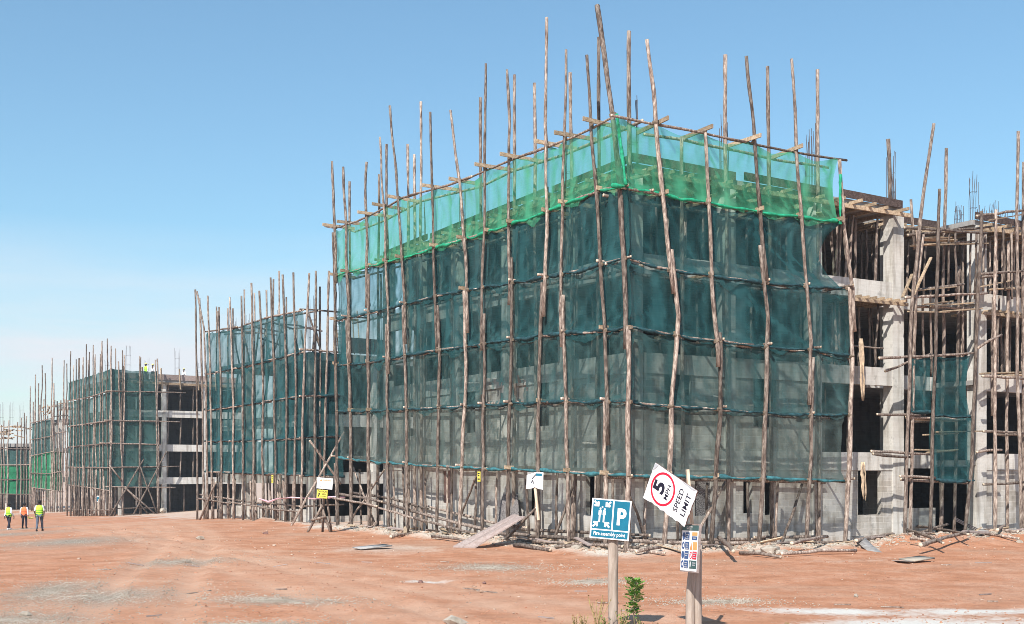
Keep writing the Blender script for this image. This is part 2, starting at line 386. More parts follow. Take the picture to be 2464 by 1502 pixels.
GRAVEL = [(-17.5, 46, 6, 10, .2), (-8.8, 25.2, 3.4, 3.6, .3), (-5.0, 24.6, 3.2, 1.5, -.25), (-10.3, 26.0, 2.0, 5, .1), (-9.2, 21.3, 3.2, 2.6, 0), (-4.6, 20.6, 1.6, 1.0, .2), (-28, 62, 9, 14, .3),
          (-9.8, 34.5, 2.2, 3.5, -.5), (-.6, 32.6, 2.8, 2.6, 0), (4.2, 24, 1.8, 1.0, 0), (2.0, 28.5, 1.6, 1.2, 0), (-32, 76, 9, 6, 0)]
LIME = [(7.4, 20.4, 3.9, 1.9, .05), (6.3, 22.2, 3.2, .9, -.25), (9.0, 22.3, 2.8, 1.0, .1), (-2.2, 28.6, 1.1, .5, 0)]
def track(x, y):
    a_ = 0
    if 14 < y < 80 and -34 < x < 9:
        for c0, k_, b_ in ((-1.0, .40, 1.2), (-4.5, .30, -.9), (3.0, .52, 1.6)):
            xc = c0 - k_ * (y - 16) + b_ * sin(y * .09)
            a_ = max(a_, math.exp(-((abs(x - xc) - .85) / .5) ** 2), .45 * math.exp(-((x - xc) / 1.6) ** 4))
    return a_
for an, fn in (('track', track), ('gravel', lambda x, y: max(blob(x, y, *q) for q in GRAVEL)),
               ('lime', lambda x, y: max(blob(x, y, *q) for q in LIME)),
               ('dust', lambda x, y: (max(sstep(2.6, .1, fline(x, y)) * .85, .62 * blob(x, y, -4.5, 41, 4.5, 3.4, -1.05) ** .5, .5 * blob(x, y, 10.5, 35.5, 5, 1.6, .5) ** .5) if -20 < x < 34 and 20 < y < 75 else 0) if fline(x, y) > 0 else .6)):
    at = go.data.attributes.new(an, 'FLOAT', 'POINT')
    at.data.foreach_set('value', [fn(p.x, p.y) for p in gm.v])

# ------------------------------------------------------------------ poles
def resample(pts, step):
    out = [Vector(pts[0])]
    for a, b in zip(pts, pts[1:]):
        a = Vector(a); b = Vector(b); n_ = max(1, int((b - a).length / step))
        out += [a.lerp(b, (i + 1) / n_) for i in range(n_)]
    return out
def pole(name, pts, r0, r1, label, group, cat='scaffold pole', step=.55, wob=.014, sides=8, mats=None, jit=.10):
    p = resample(pts, step); n_ = len(p); sd = random.uniform(0, 99)
    q = []; rad = []
    for i, v in enumerate(p):
        f = i / max(1, n_ - 1)
        k = min(1, 4 * f, 4 * (1 - f) + .2)
        o = Vector((noise.noise(Vector((sd, f * 5, 0))), noise.noise(Vector((sd, f * 5, 9))), noise.noise(Vector((sd, f * 5, 19))))) * wob * 4 * k
        q.append(v + o); rad.append((r0 + (r1 - r0) * f) * (1 + random.uniform(-.10, .12)))
    m = MB(); m.tube(q, rad, sides, 0, 1, jit)
    o = tag(m.build(name, mats or [M['bark'], M['cut']], None, q[0], True), label, cat, group)
    PATHS[o] = (q, rad); return o
PATHS = {}
def interp(tab, t):
    if t <= tab[0][0]: return tab[0][1]
    for (a, za), (b, zb) in zip(tab, tab[1:]):
        if t <= b: return za + (zb - za) * (t - a) / (b - a) if b > a else za
    return tab[-1][1]

# ------------------------------------------------------------------ nets
def net(face, t0, t1, top, bot, ties, mat, label, group, d=.13, hem=None, dens=.20, fold=.05, sag=.06, hemr=.06, skew0=0, skew1=0, nv=None, hole=None, creases=(), flap=False):
    """one strip of debris netting hung between an upper and a lower rail; folds fan out from its ties"""
    W = t1 - t0; nu = max(6, int(W / dens)); H = top((t0 + t1) / 2) - bot((t0 + t1) / 2); nv = nv or max(6, int(abs(H) / dens))
    m = MB(); G = []; sd = random.uniform(0, 50); ties = [x for x in ties if t0 - .3 <= x <= t1 + .3] or [t0, t1]
    def near(x):
        b_ = sorted(ties, key=lambda q: abs(q - x))[:2]; return b_
    for j in range(nv + 1):
        r = j / nv
        for i in range(nu + 1):
            s = i / nu; t_ = t0 + W * s + (skew0 * (1 - s) + skew1 * s) * sin(pi * r)
            nb = near(t_); gap = abs(nb[0] - t_); span = abs(nb[-1] - nb[0]) if len(nb) > 1 else 2
            dip = sag * (1 - abs(1 - 2 * min(1, gap / max(.3, span)))) if span > .3 else 0
            zt, zb = top(t_), bot(t_)
            z = zt + (zb - zt) * r - dip * (1 - r) * 1.2 + .03 * noise.noise(Vector((t_ * 1.7, sd, 5))) * (1 - r)
            a = 0; ga = .55 * math.exp(-max(0, zt - z) / .12) + .5 * math.exp(-max(0, z - zb) / .14)
            for q in nb:
                for zz in (zt, zb):
                    dx, dz = t_ - q, z - zz; rr = hypot(dx, dz)
                    fo = sin(atan2(dz, dx + 1e-4) * 11 + q * 7 + sd) * math.exp(-rr / .75) * min(1, rr * 3)
                    a += fo; ga += max(0, fo) * 1.1
            for (ta, za, tb_, zb_, wd) in creases:
                vx, vz = tb_ - ta, zb_ - za; k_ = max(0, min(1, ((t_ - ta) * vx + (z - za) * vz) / (vx * vx + vz * vz)))
                ga += math.exp(-(hypot(t_ - ta - k_ * vx, z - za - k_ * vz) / wd) ** 2) * .9
            ga += max(0, noise.noise(Vector((t_ * 2.6, z * .22, sd + 30))) - .05) * 1.5
            G.append(min(1.2, ga))
            dd = d + fold * a + .07 * sin(pi * r) * (.6 + noise.noise(Vector((t_ * .6, z * .6, sd)))) + .05 * noise.noise(Vector((t_ * 2.2, z * .5, sd + 9))) + .02 * noise.noise(Vector((t_ * 7, z * 1.2, sd)))
            m.v.append(face.pt(t_, z, dd))
    for j in range(nv):
        for i in range(nu):
            if hole and any(((m.v[j * (nu + 1) + i] - hc).length < hr * (1 + .3 * sin(i * 2.1 + j))) for hc, hr in hole): continue
            m.face([j * (nu + 1) + i, j * (nu + 1) + i + 1, (j + 1) * (nu + 1) + i + 1, (j + 1) * (nu + 1) + i])
    if flap:                                       # loose lower edge hanging in scallops over the next strip
        k0 = len(m.v)
        for j in range(3):
            for i in range(nu + 1):
                t_ = t0 + W * i / nu; nb = near(t_); gp = min(1, abs(nb[0] - t_))
                h_ = .04 + .42 * max(0, noise.noise(Vector((t_ * .8, sd, 40))) + .25) * (.35 + gp) + .05 * random.random()
                m.v.append(face.pt(t_, bot(t_) + .03 - h_ * j / 2, d - .05 + .03 * sin(t_ * 13 + j)))
                G.append(.25 + .5 * max(0, sin(t_ * 9 + sd)) * (j < 2))
        for j in range(2):
            for i in range(nu): m.face([k0 + j * (nu + 1) + i, k0 + j * (nu + 1) + i + 1, k0 + (j + 1) * (nu + 1) + i + 1, k0 + (j + 1) * (nu + 1) + i])
    o = tag(m.build('debris_netting', mat, None, face.pt(t0, bot(t0), d), True), label, 'netting', group)
    o.data.attributes.new('gather', 'FLOAT', 'POINT').data.foreach_set('value', G)
    if hem:
        h = MB(); pts = []; rad = []; n_ = max(4, int(W / .16))
        for i in range(n_ + 1):
            t_ = t0 + W * i / n_; nb = near(t_); gp = abs(nb[0] - t_)
            pts.append(face.pt(t_, bot(t_) + .05 * noise.noise(Vector((t_ * 1.5, sd, 1))) - .05 * min(1, gp), d - .05))
            rad.append(hemr * min(1.45, .42 + 1.6 * max(0, noise.noise(Vector((t_ * 1.3, sd, 2))) + .1) + .3 * random.random()))
        h.tube(pts, rad, 8, 0, jit=.22)
        ho = h.build('rolled_hem', hem, o, None, True); ho.location = -o.location
    return o

# ------------------------------------------------------------------ scaffold of the near block
PG = 'upright scaffold poles of nearest block'
def col_poly(face, pl, d=0):
    return [face.at(x, y, d) for x, y in pl]
def cut_poly(pl, ymax=None, ymin=None):         # part of a bottom-to-top polyline between two rows
    def at(y):
        for (x0, y0), (x1, y1) in zip(pl, pl[1:]):
            if y0 >= y >= y1: return (x0 + (x1 - x0) * (y0 - y) / (y0 - y1), y)
        return pl[-1]
    a = pl[0][1] if ymax is None else ymax; b = pl[-1][1] if ymin is None else ymin
    return [at(a)] + [p for p in pl if a > p[1] > b] + [at(b)]
LEFTP = [[(813, 1279), (808, 870), (803, 600), (795, 388)], [(846, 1278), (843, 1000), (834, 760), (830, 560), (826, 402)],
         [(889, 1283), (885, 1100), (887, 560), (882, 480), (884, 390)], [(935, 1290), (932, 1000), (929, 760), (925, 570), (914, 330)],
         [(981, 1296), (977, 1000), (970, 740), (962, 600), (955, 470), (938, 255)], [(1051, 1305), (1054, 1000), (1058, 870), (1050, 640), (1044, 480), (1035, 270)],
         [(1105, 1309), (1117, 1000), (1121, 870), (1114, 620), (1103, 440), (1084, 266)], [(1160, 1312), (1164, 960), (1166, 720), (1169, 480), (1169, 153)],
         [(1221, 1315), (1228, 960), (1232, 700), (1230, 500), (1228, 300), (1220, 168)], [(1293, 1320), (1297, 900), (1304, 700), (1309, 560), (1313, 300), (1315, 42)],
         [(1370, 1324), (1362, 1000), (1355, 740), (1358, 540), (1360, 300), (1362, 120)], [(1457, 1332), (1456, 1000), (1449, 780), (1440, 560), (1430, 420), (1412, 133)]]
SPL_L = [560, 770, 660, 780, 735, 735, 700, 755, 620, 680, 710, 960]
RIGHTP = [[(1597, 1339), (1609, 1170), (1617, 960), (1633, 760), (1614, 590), (1595, 420), (1580, 300), (1557, 95)],
          [(1711, 1332), (1722, 1170), (1732, 1000), (1735, 840), (1718, 680), (1708, 500), (1697, 312)],
          [(1826, 1334), (1834, 1170), (1843, 1000), (1847, 760), (1826, 560), (1815, 380), (1796, 135)],
          [(1940, 1336), (1950, 1120), (1958, 820), (1940, 640), (1920, 400), (1905, 142)],
          [(2033, 1336), (2044, 1120), (2052, 860), (2044, 700), (2024, 540), (2018, 385)]]
SPL_R = [600, 800, 590, 860, 690]
CORN_L = [(1508, 1339), (1513, 960), (1512, 785)]; CORN_U = [(1507, 840), (1500, 600), (1490, 440), (1474, 280), (1437, 13)]
nP = len(LEFTP)
for face, polys, spl, side, rev in ((FL, LEFTP, SPL_L, 'long face', True), (FR, RIGHTP, SPL_R, 'short face', False)):
    for i, pl in enumerate(polys):
        k = nP - i if rev else i + 1
        s = spl[i]; dx = random.choice((-7, 7)) * .9 * (.65 if rev and i < 5 else 1)
        lo = cut_poly(pl, None, s); up = cut_poly(pl, min(s + random.uniform(70, 130), 1150), None)
        a = [face.at(x, y) for x, y in lo]; a[0].z = g(a[0].x, a[0].y) - .15
        pole('scaffold_pole', a, .076 * (f_ := random.uniform(.85, 1.18)), .064 * f_, f'lower half of {ordw(k)} upright pole from near corner, {side} of nearest block', PG)
        b = [face.at(x + dx * (1 if y > s - 160 else max(0, 1 - (s - 160 - y) / 200)), y, -.03) for x, y in up]
        pole('scaffold_pole', b, .07 * f_, .053 * f_, f'upper half of {ordw(k)} upright pole from near corner, {side} of nearest block', PG)
a = [FL.at(x, y) for x, y in CORN_L]; a[0].z = g(a[0].x, a[0].y) - .15
pole('scaffold_pole', a, .09, .075, 'lower upright pole standing at the near corner of nearest block', PG)
pole('scaffold_pole', [FL.at(x, y) for x, y in CORN_U], .085, .085, 'tall leaning pole at the near corner, its cut top the highest in the photo', PG)
# inner row, close to the wall
INL = [(841, 437), (912, 420), (930, 347), (981, 347), (997, 372), (1013, 245), (1088, 540), (1156, 235), (1238, 180), (1286, 200), (1372, 175), (1441, 90)]
for i, (x, y) in enumerate(INL):
    dx = random.uniform(-4, 8); p = [FL.at(x + dx, 1300, 1.05), FL.at(x + dx * .6, 800, 1.05), FL.at(x, y, 1.05)]; p[0].z = g(p[0].x, p[0].y) - .1
    pole('scaffold_pole', p, .075, .06, f'inner row upright pole, {ordw(len(INL) - i)} from the corner behind the long green net', PG)
INR = [(1513, 75), (1640, 330), (1745, 132), (1847, 160), (1967, 168)]
for i, (x, y) in enumerate(INR):
    dx = random.uniform(0, 14); p = [FR.at(x + dx, 1310, 1.05), FR.at(x + dx * .5, 800, 1.05), FR.at(x, y, 1.05)]; p[0].z = g(p[0].x, p[0].y) - .1
    o = pole('scaffold_pole', p, .08, .068, f'inner row upright pole, {ordw(i + 1)} from the corner behind the short green net', PG)
    if i == 0: o['label'] = 'inner pole near the corner with peeled pale white top'
# rails: rows of the survey, left face then right face
LV_L = [[(778, 543), (805, 548), (880, 520), (960, 475), (1100, 438), (1170, 405), (1300, 355), (1410, 310), (1480, 272)],
        [(800, 664), (890, 640), (960, 622), (1040, 597), (1160, 562), (1230, 538), (1300, 515), (1430, 460), (1505, 446)],
        [(800, 772), (930, 742), (1060, 708), (1230, 680), (1380, 655), (1480, 626), (1512, 618)],
        [(805, 878), (880, 873), (1000, 850), (1130, 832), (1290, 808), (1450, 795), (1515, 787)],
        [(806, 990), (880, 990), (980, 985), (1100, 980), (1230, 972), (1360, 966), (1515, 967)],
        [(812, 1102), (900, 1112), (980, 1118), (1060, 1122), (1160, 1128), (1300, 1133), (1450, 1143), (1515, 1146)]]
LV_R = [[(1475, 274), (1600, 300), (1700, 318), (1830, 345), (1950, 370), (2048, 383)],
        [(1500, 449), (1600, 468), (1700, 487), (1830, 510), (1930, 522), (2034, 535)],
        [(1505, 618), (1600, 648), (1700, 662), (1840, 680), (1950, 690), (2052, 694)],
        [(1508, 785), (1640, 810), (1730, 822), (1850, 835), (1960, 842), (2055, 858)],
        [(1508, 967), (1620, 978), (1730, 985), (1850, 995), (1960, 1000), (2050, 998)],
        [(1508, 1145), (1610, 1145), (1730, 1150), (1830, 1152), (1950, 1155), (2040, 1158)]]
def tab(face, pl): return sorted(face.tz(x, y) for x, y in pl)
TL = [tab(FL, p) for p in LV_L]; TR = [tab(FR, p) for p in LV_R]
LIFT = ['topmost', 'second highest', 'third highest', 'fourth highest', 'fifth highest', 'lowest netted']
def poles_t(face, polys, py): # where the uprights cross a row
    out = []
    for pl in polys:
        c = cut_poly(pl, min(py, pl[0][1]), pl[-1][1])[0]; out.append(face.t(c[0]))
    return sorted(out)
def rails(face, tb, lift, side, blk, group, pieces, d, r=.05, over=.35, mid=False):
    a, b = tb[0][0], tb[-1][0]; W = (b - a) / pieces
    for k in range(pieces):
        t0 = a + W * k - (over if k else 0); t1 = a + W * (k + 1) + (over if k < pieces - 1 else 0)
        n_ = max(3, int((t1 - t0) / 1.2)); dz = random.uniform(-.05, .05); dd = d + (k % 2) * .11
        pts = [face.pt(t0 + (t1 - t0) * i / n_, interp(tb, t0 + (t1 - t0) * i / n_) + dz, dd) for i in range(n_ + 1)]
        if random.random() < .5: pts.reverse()
        where = f'{ordw(k + 1)} piece from the corner' if pieces > 1 else 'one length'
        pole('horizontal_pole', pts, r, r * .8, f'horizontal pole, {where}, {lift} rail, {side} of {blk}', group, 'scaffold rail', wob=.010)
RG = 'horizontal rails of nearest block'
for i in range(6):
    rails(FL, TL[i], LIFT[i], 'long face', 'nearest block', RG, 5, .10)
    rails(FR, TR[i], LIFT[i], 'short face', 'nearest block', RG, 2, .10)
    # inner rail along the wall
    for face, tb, side in ((FL, TL[i], 'long'), (FR, TR[i], 'short')):
        tt = [(x, z - random.uniform(0, .1)) for x, z in tb if x > -.2]
        pts = [face.pt(x, z, 1.13) for x, z in tt]
        pole('horizontal_pole', pts, .055, .05, f'inner horizontal pole behind the {side} green net at the {LIFT[i]} lift', RG, 'scaffold rail')
# low rails near the ground
for face, pl, side, np_ in ((FL, [(806, 1190), (900, 1205), (1000, 1235), (1100, 1262), (1200, 1283), (1370, 1294), (1505, 1300)], 'long face', 5), (FR, [(1508, 1303), (1700, 1310), (2040, 1304)], 'short face', 2)):
    rails(face, tab(face, pl), 'knee high', side, 'nearest block', RG, np_, .10, .07, .6)
    rails(face, [(a_, b_ - .22) for a_, b_ in tab(face, pl)], 'shin high', side, 'nearest block', RG, np_, -.12, .06, .5)
    rails(face, [(a_, b_ + .12) for a_, b_ in tab(face, pl)], 'knee high inner', side, 'nearest block', RG, 3, 1.0, .06, .3)
# short transoms between the two rows; sawn boards at the top lift, round stubs below
TG = 'transoms of nearest block'
for face, polys, TT, side, rev in ((FL, LEFTP, TL, 'long face', True), (FR, RIGHTP, TR, 'short face', False)):
    for i in range(6):
        for j, pl in enumerate(polys):
            py = (LV_L if rev else LV_R)[i]
            k = nP - j if rev else j + 1
            pm = sorted(py)[len(py) // 2][1]
            if pl[-1][1] > pm + 5: continue
            tcross = face.t(cut_poly(pl, min(pm, pl[0][1]), pl[-1][1])[0][0]) + random.uniform(-.12, .12)
            z = interp(TT[i], tcross); out = random.uniform(.05, .26)
            if i > 1 and random.random() < .4: continue
            if i <= 1 or random.random() < .25:
                m = MB(); m.beam(face.pt(tcross, z + .09, -out - (.3 if i == 0 else 0)), face.pt(tcross + random.uniform(-.1, .1), z + random.uniform(0, .12), 1.3), .055, .14)
                tag(m.build('transom_board', M['timber'], None, face.pt(tcross, z, 0)), f'sawn board on {LIFT[i]} rail at {ordw(k)} upright from corner, {side} of nearest block', 'transom board', TG)
            else:
                pole('transom_pole', [face.pt(tcross + .1, z + .1, -out), face.pt(tcross + random.uniform(0, .2), z + .06, 1.3)], .05, .045,
                     f'stub pole on {LIFT[i]} rail at {ordw(k)} upright from corner, {side} of nearest block', TG, 'transom pole')
# wire and bark lashings where the rails cross the outer uprights
for o, (q, rad) in list(PATHS.items()):
    if o.get('group') != PG or 'inner' in o['label']: continue
    face, TT = (FL, TL) if 'long' in o['label'] else (FR, TR)
    if 'corner' in o['label'] and 'face' not in o['label']: face, TT = FL, TL
    for tb in TT:
        for a_, b_, ra in zip(q, q[1:], rad):
            t_ = (Vector((a_.x, a_.y)) - face.O).dot(face.D); z = interp(tb, t_)
            if a_.z <= z < b_.z:
                c_ = a_.lerp(b_, (z - a_.z) / (b_.z - a_.z)) - o.location; inw = Vector((face.n.x, face.n.y, 0)) * -.035
                m = MB(); m.tube([c_ + inw + Vector((0, 0, -.07)), c_ + inw + Vector((0, 0, 0)), c_ + inw + Vector((0, 0, .06))], [ra * 1.25, ra * 1.5, ra * 1.2], 7, jit=.25)
                m.build('lashing', M['lash'], o); break
# nets
NG = 'net strips of nearest block'
def fn(tb, dz=0): return lambda t_: interp(tb, t_) + dz
for i in range(5):
    gr = i == 0
    tiL = poles_t(FL, LEFTP, LV_L[i][3][1]) + [0]; tiR = poles_t(FR, RIGHTP, LV_R[i][2][1]) + [0]
    eL = FL.t(803 + 2 * i); eR = [FR.t(2024), FR.t(2030), FR.t(2048), FR.t(2046), FR.t(2036)][i]
    nm = ['bright emerald green', 'thin teal', 'dark teal', 'creased dark teal', 'grey teal'][i]
    t0L = FL.t([1476, 1503, 1508, 1512, 1512][i])
    HL = [(FL.at(1176, 940, .13), .50), (FL.at(1196, 938, .13), .42), (FL.at(1250, 934, .13), .45)] if i == 3 else None
    cl = lambda F_, L_: [(*F_.tz(a_, b_), *F_.tz(c_, e_), w__) for a_, b_, c_, e_, w__ in L_]
    CL = cl(FL, {3: [(1062, 860, 1112, 978, .05), (1080, 856, 1165, 965, .04), (1100, 868, 1135, 970, .06), (1040, 870, 1085, 980, .035), (1200, 840, 1190, 960, .05)], 2: [(1120, 720, 1200, 820, .05)], 1: [(960, 640, 1000, 740, .05), (1390, 500, 1420, 640, .05)], 4: [(1160, 1000, 1230, 1120, .05), (1330, 990, 1300, 1125, .05)]}.get(i, []))
    CR = cl(FR, {1: [(1800, 540, 1960, 688, .05), (1820, 520, 1990, 690, .04)], 2: [(1760, 690, 1955, 835, .06), (1800, 700, 1900, 800, .05), (1540, 780, 1600, 700, .05)], 3: [(1560, 800, 1530, 900, .06), (1990, 870, 2040, 980, .05)], 4: [(1880, 1010, 1950, 1140, .05)], 0: [(1990, 400, 2020, 520, .08), (1700, 330, 1760, 480, .04)]}.get(i, []))
    net(FL, t0L, eL, fn(TL[i]), fn(TL[i + 1], .03), tiL, M['greennet' if gr else 'greynet' if i == 4 else 'midnet' if i == 3 else 'net'], f'{nm} net strip hung {["highest", "second from top", "third from top", "fourth from top", "lowest"][i]} on the long face', NG, hem=M['greenhem' if gr else 'lowhem' if i == 4 else 'hem'], fold=.07, sag=.20 if gr else .12, hole=HL, creases=CL, dens=.15, flap=i < 4)
    t0R = FR.t([1476, 1503, 1508, 1512, 1512][i])
    net(FR, t0R, eR, fn(TR[i]), fn(TR[i + 1], .03), tiR, M['greennet' if gr else 'greynet' if i == 4 else 'midnet' if i == 3 else 'net'], f'{nm} net strip hung {["highest", "second from top", "third from top", "fourth from top", "lowest"][i]} on the short face', NG, hem=M['greenhem' if gr else 'lowhem' if i == 4 else 'hem'], fold=.07, sag=.20 if gr else .12, creases=CR, dens=.15, skew1=[-.35, -1.1, .1, .15, -.1][i], flap=i < 4)
# bunched green net hanging at the two ends of the top strip
for face, px, y0, y1, lab in ((FL, 1484, 275, 445, 'emerald net bunched into a hanging rope at the near corner, top lift'), (FR, 2022, 420, 540, 'emerald net gathered in a knotted bundle at the right end of the short face')):
    m = MB(); P = []
    for i in range(13):
        f = i / 12; y = y0 + (y1 - y0) * f
        P.append(face.at(px + (22 * f if px < 1600 else 0), y, -.04))
    m.tube(resample(P, .12), [.05 + .09 * sstep(.3, 1, f_ / 30) * (px > 1600) + .04 * noise.noise(Vector((f_ * .35, px, 0))) + .05 * (px < 1600) * sstep(.8, 1, f_ / 22) for f_ in range(60)], 10, 0, jit=.3)
    tag(m.build('netting_bundle', M['greenhem'], None, P[-1], True), lab, 'netting')

# ------------------------------------------------------------------ the near block itself
def building(name, label, C, L, R, inset, ulen, vlen, base, floors, dec, colsU, colsV, mats=('concrete', 'slab'), spand=.7, off=0):
    """concrete frame: local x runs along the short side, local y along the long side, z up"""
    W = C + L * inset + R * inset
    b = thing(name, label, 'building', (W.x, W.y, 0), (0, 0, atan2(R.y, R.x)))
    return b
W1 = C1 + L1 * 1.3 + R1 * 1.3
FWL = Face(W1, L1, -R1); FWR = Face(W1, R1, -L1)
B1 = thing('concrete_building', 'nearest unfinished concrete block with open floors behind green netting and poles', 'building', (W1.x, W1.y, 0), (0, 0, atan2(R1.y, R1.x)))
UL, VL = 20.4, 26.0
DECK = 13.18; FLZ = [3.42, 6.76, 10.15]           # tops of the edge beams
VC = [0, 4.1, 8.4, 12.75, 17.8, 22.2]; UC = [0, 4.2, 8.4, 12.6, 16.5, UL - .45]
REC0, REC1, RECD = 13.35, 17.6, 1.9              # stair recess on the short side
def part(name, fill, mat, parent, smooth=False):
    m = MB(); fill(m); return m.build(name, mat, parent, None, smooth)
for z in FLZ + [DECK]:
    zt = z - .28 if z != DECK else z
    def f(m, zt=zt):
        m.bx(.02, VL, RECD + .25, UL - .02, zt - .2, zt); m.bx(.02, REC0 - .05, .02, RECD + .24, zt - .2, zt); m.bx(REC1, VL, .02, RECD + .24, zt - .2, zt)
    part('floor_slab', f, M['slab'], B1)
for z in FLZ:                                     # edge beams
    part('edge_beam', lambda m: m.bx(0, .22, .46, UL, z - .70, z), M['concrete'], B1)
    for a_, b_ in zip(VC, VC[1:]):
        if a_ == 12.75: part('edge_beam', lambda m: m.bx(REC0, REC1, RECD, RECD + .22, z - .62, z - .03), M['concrete'], B1); continue
        part('edge_beam', lambda m: m.bx(a_ + .46 if a_ else .46, b_, 0, .22, z - .70, z), M['concrete'], B1)
for u in UC:
    part('column', lambda m: m.bx(-.03, .43, u, u + .45, -.6, DECK - .21), M['concrete'], B1)
for v in VC[1:]:
    wd = .62 if v > 12 else .46
    part('column', lambda m: m.bx(v, v + wd, -.03, .47, -.6, DECK - .21), M['concrete'], B1)
part('column', lambda m: m.bx(14.6, 15.0, RECD - .03, RECD + .4, -.6, DECK - .21), M['concrete'], B1)
# ground floor block walls with openings (local v or u ranges)
def wall_with(m, a0, a1, z0, z1, holes, put):
    x = a0
    for h0, h1, q0, q1 in sorted(holes):
        put(m, x, h0, z0, z1)
        if q0 > z0: put(m, h0, h1, z0, q0)
        if q1 < z1: put(m, h0, h1, q1, z1)
        x = h1
    put(m, x, a1, z0, z1)
WIN_L = []
for px0, px1, y0, y1 in ((1064, 1086, 1128, 1212), (1268, 1286, 1132, 1242), (1408, 1428, 1140, 1240)):
    t0, t1 = FWL.t(px1), FWL.t(px0); WIN_L.append((t0, t1, FWL.z(t0, y1), FWL.z(t0, y0)))
WIN_R = []
for px0, px1, y0, y1 in ((1674, 1714, 1150, 1242), (1790, 1812, 1152, 1236), (1842, 1862, 1152, 1240), (2066, 2122, 1130, 1240)):
    t0, t1 = FWR.t(px0), FWR.t(px1); WIN_R.append((t0, t1, FWR.z(t0, y1), FWR.z(t0, y0)))
putL = lambda m, a_, b_, z0, z1: m.bx(.03, .22, a_, b_, z0, z1)
putR = lambda m, a_, b_, z0, z1: m.bx(a_, b_, .03, .22, z0, z1)
part('block_wall', lambda m: wall_with(m, .46, UL - .01, -.6, FLZ[0] - .702, [(a_, b_, c_, min(d_, FLZ[0] - .72)) for a_, b_, c_, d_ in WIN_L], putL), M['block'], B1)
part('block_wall', lambda m: wall_with(m, .46, 12.74, -.6, FLZ[0] - .702, [(a_, b_, c_, min(d_, FLZ[0] - .72)) for a_, b_, c_, d_ in WIN_R], putR), M['block'], B1)
part('block_wall', lambda m: wall_with(m, 18.43, VL, -.6, FLZ[0] - .702, [(21.0, 21.9, 1.0, 2.5)], putR), M['block'], B1)
part('block_wall', lambda m: wall_with(m, REC0 - .02, REC1, -.6, 1.1, [], lambda m, a_, b_, z0, z1: m.bx(a_, b_, RECD, RECD + .2, z0, z1)), M['block'], B1)
part('block_wall', lambda m: m.bx(REC0 - .2, REC0 - .02, .48, RECD, -.6, FLZ[0]), M['block'], B1)
# boarded or stuffed openings
part('window_board', lambda m: m.bx(.10, .14, WIN_L[0][0] + .25, WIN_L[0][1], WIN_L[0][2] + .02, FLZ[0] - .74), M['rust'], B1)['label'] = 'reddish brown board closing a ground floor opening'
part('window_board', lambda m: m.bx(WIN_R[0][0] + .1, WIN_R[0][1], .12, .15, WIN_R[0][2], FLZ[0] - .74), M['splat'], B1)['label'] = 'dark stained board in a ground floor opening'
# inner cross walls keep the floors dark
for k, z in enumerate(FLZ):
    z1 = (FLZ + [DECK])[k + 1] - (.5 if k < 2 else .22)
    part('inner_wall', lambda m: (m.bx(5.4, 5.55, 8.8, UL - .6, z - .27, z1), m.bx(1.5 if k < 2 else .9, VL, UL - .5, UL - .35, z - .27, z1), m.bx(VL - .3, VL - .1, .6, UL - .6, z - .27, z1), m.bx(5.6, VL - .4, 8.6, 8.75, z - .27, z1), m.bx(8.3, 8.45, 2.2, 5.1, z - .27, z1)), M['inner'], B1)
    if k == 0:                                    # first floor filled in with blocks
        part('block_wall', lambda m: wall_with(m, .5, UL - .6, z + .002, z1, [(5.4, 6.3, z + 1.0, z1 - .2), (11.2, 12.2, z + .9, z1 - .2), (17, 17.8, z + .9, z1 - .3)], lambda m, a_, b_, q0, q1: m.bx(.06, .21, a_, b_, q0, q1)), M['block'], B1)
        part('block_wall', lambda m: wall_with(m, .5, 8.38, z + .002, z1, [(1.4, 2.6, z + .9, z1 - .2), (5.5, 6.6, z + .9, z1 - .2)], lambda m, a_, b_, q0, q1: m.bx(a_, b_, .06, .21, q0, q1)), M['block'], B1)
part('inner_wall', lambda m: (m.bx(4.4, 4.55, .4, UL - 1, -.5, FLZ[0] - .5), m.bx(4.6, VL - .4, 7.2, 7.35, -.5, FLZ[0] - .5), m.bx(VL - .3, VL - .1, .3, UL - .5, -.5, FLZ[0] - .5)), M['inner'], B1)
def wloc(v, u, z): q = W1 + R1 * v + L1 * u; return Vector((q.x, q.y, z))
# props under the fresh slabs
prop_n = {}
def prop(v, u, z0, z1, floor, where, lean=.08, r=.055):
    k = prop_n[(floor, where)] = prop_n.get((floor, where), 0) + 1
    a = wloc(v, u, z0); b = wloc(v + random.uniform(-lean, lean), u + random.uniform(-lean, lean), z1)
    pole('prop_pole', [a, b], r * random.uniform(.85, 1.15), r * .85, f'{ordw(k)} prop from corner holding formwork, {floor} floor, {where} of nearest block', 'props under the slabs of nearest block', 'prop pole', sides=7)
for i in range(17):
    prop(random.uniform(.55, 1.1), .9 + i * 1.14, FLZ[2] - .28, DECK - .42, 'top', 'long side')
for i in range(12):
    prop(random.uniform(2.2, 3.6), .9 + i * 1.6, FLZ[2] - .28, DECK - .42, 'top', 'deep in long side')
    prop(random.uniform(.6, 1.6), .7 + i * 1.62, FLZ[1] - .28, FLZ[2] - .85, 'third', 'long side')
for i in range(18):
    v = .8 + i * .72
    prop(v, random.uniform(.5, 1.1), FLZ[2] - .28, DECK - .42, 'top', 'short side')
for i in range(10):
    prop(.8 + i * 1.25, random.uniform(2.0, 3.6), FLZ[2] - .28, DECK - .42, 'top', 'deep in short side')
    prop(.8 + i * 1.25, random.uniform(.5, 1.3), FLZ[1] - .28, FLZ[2] - .85, 'third', 'short side')
for i in range(9):
    prop(.9 + i * 1.35, random.uniform(.6, 1.6), FLZ[0] - .28, FLZ[1] - .5, 'second', 'short side')
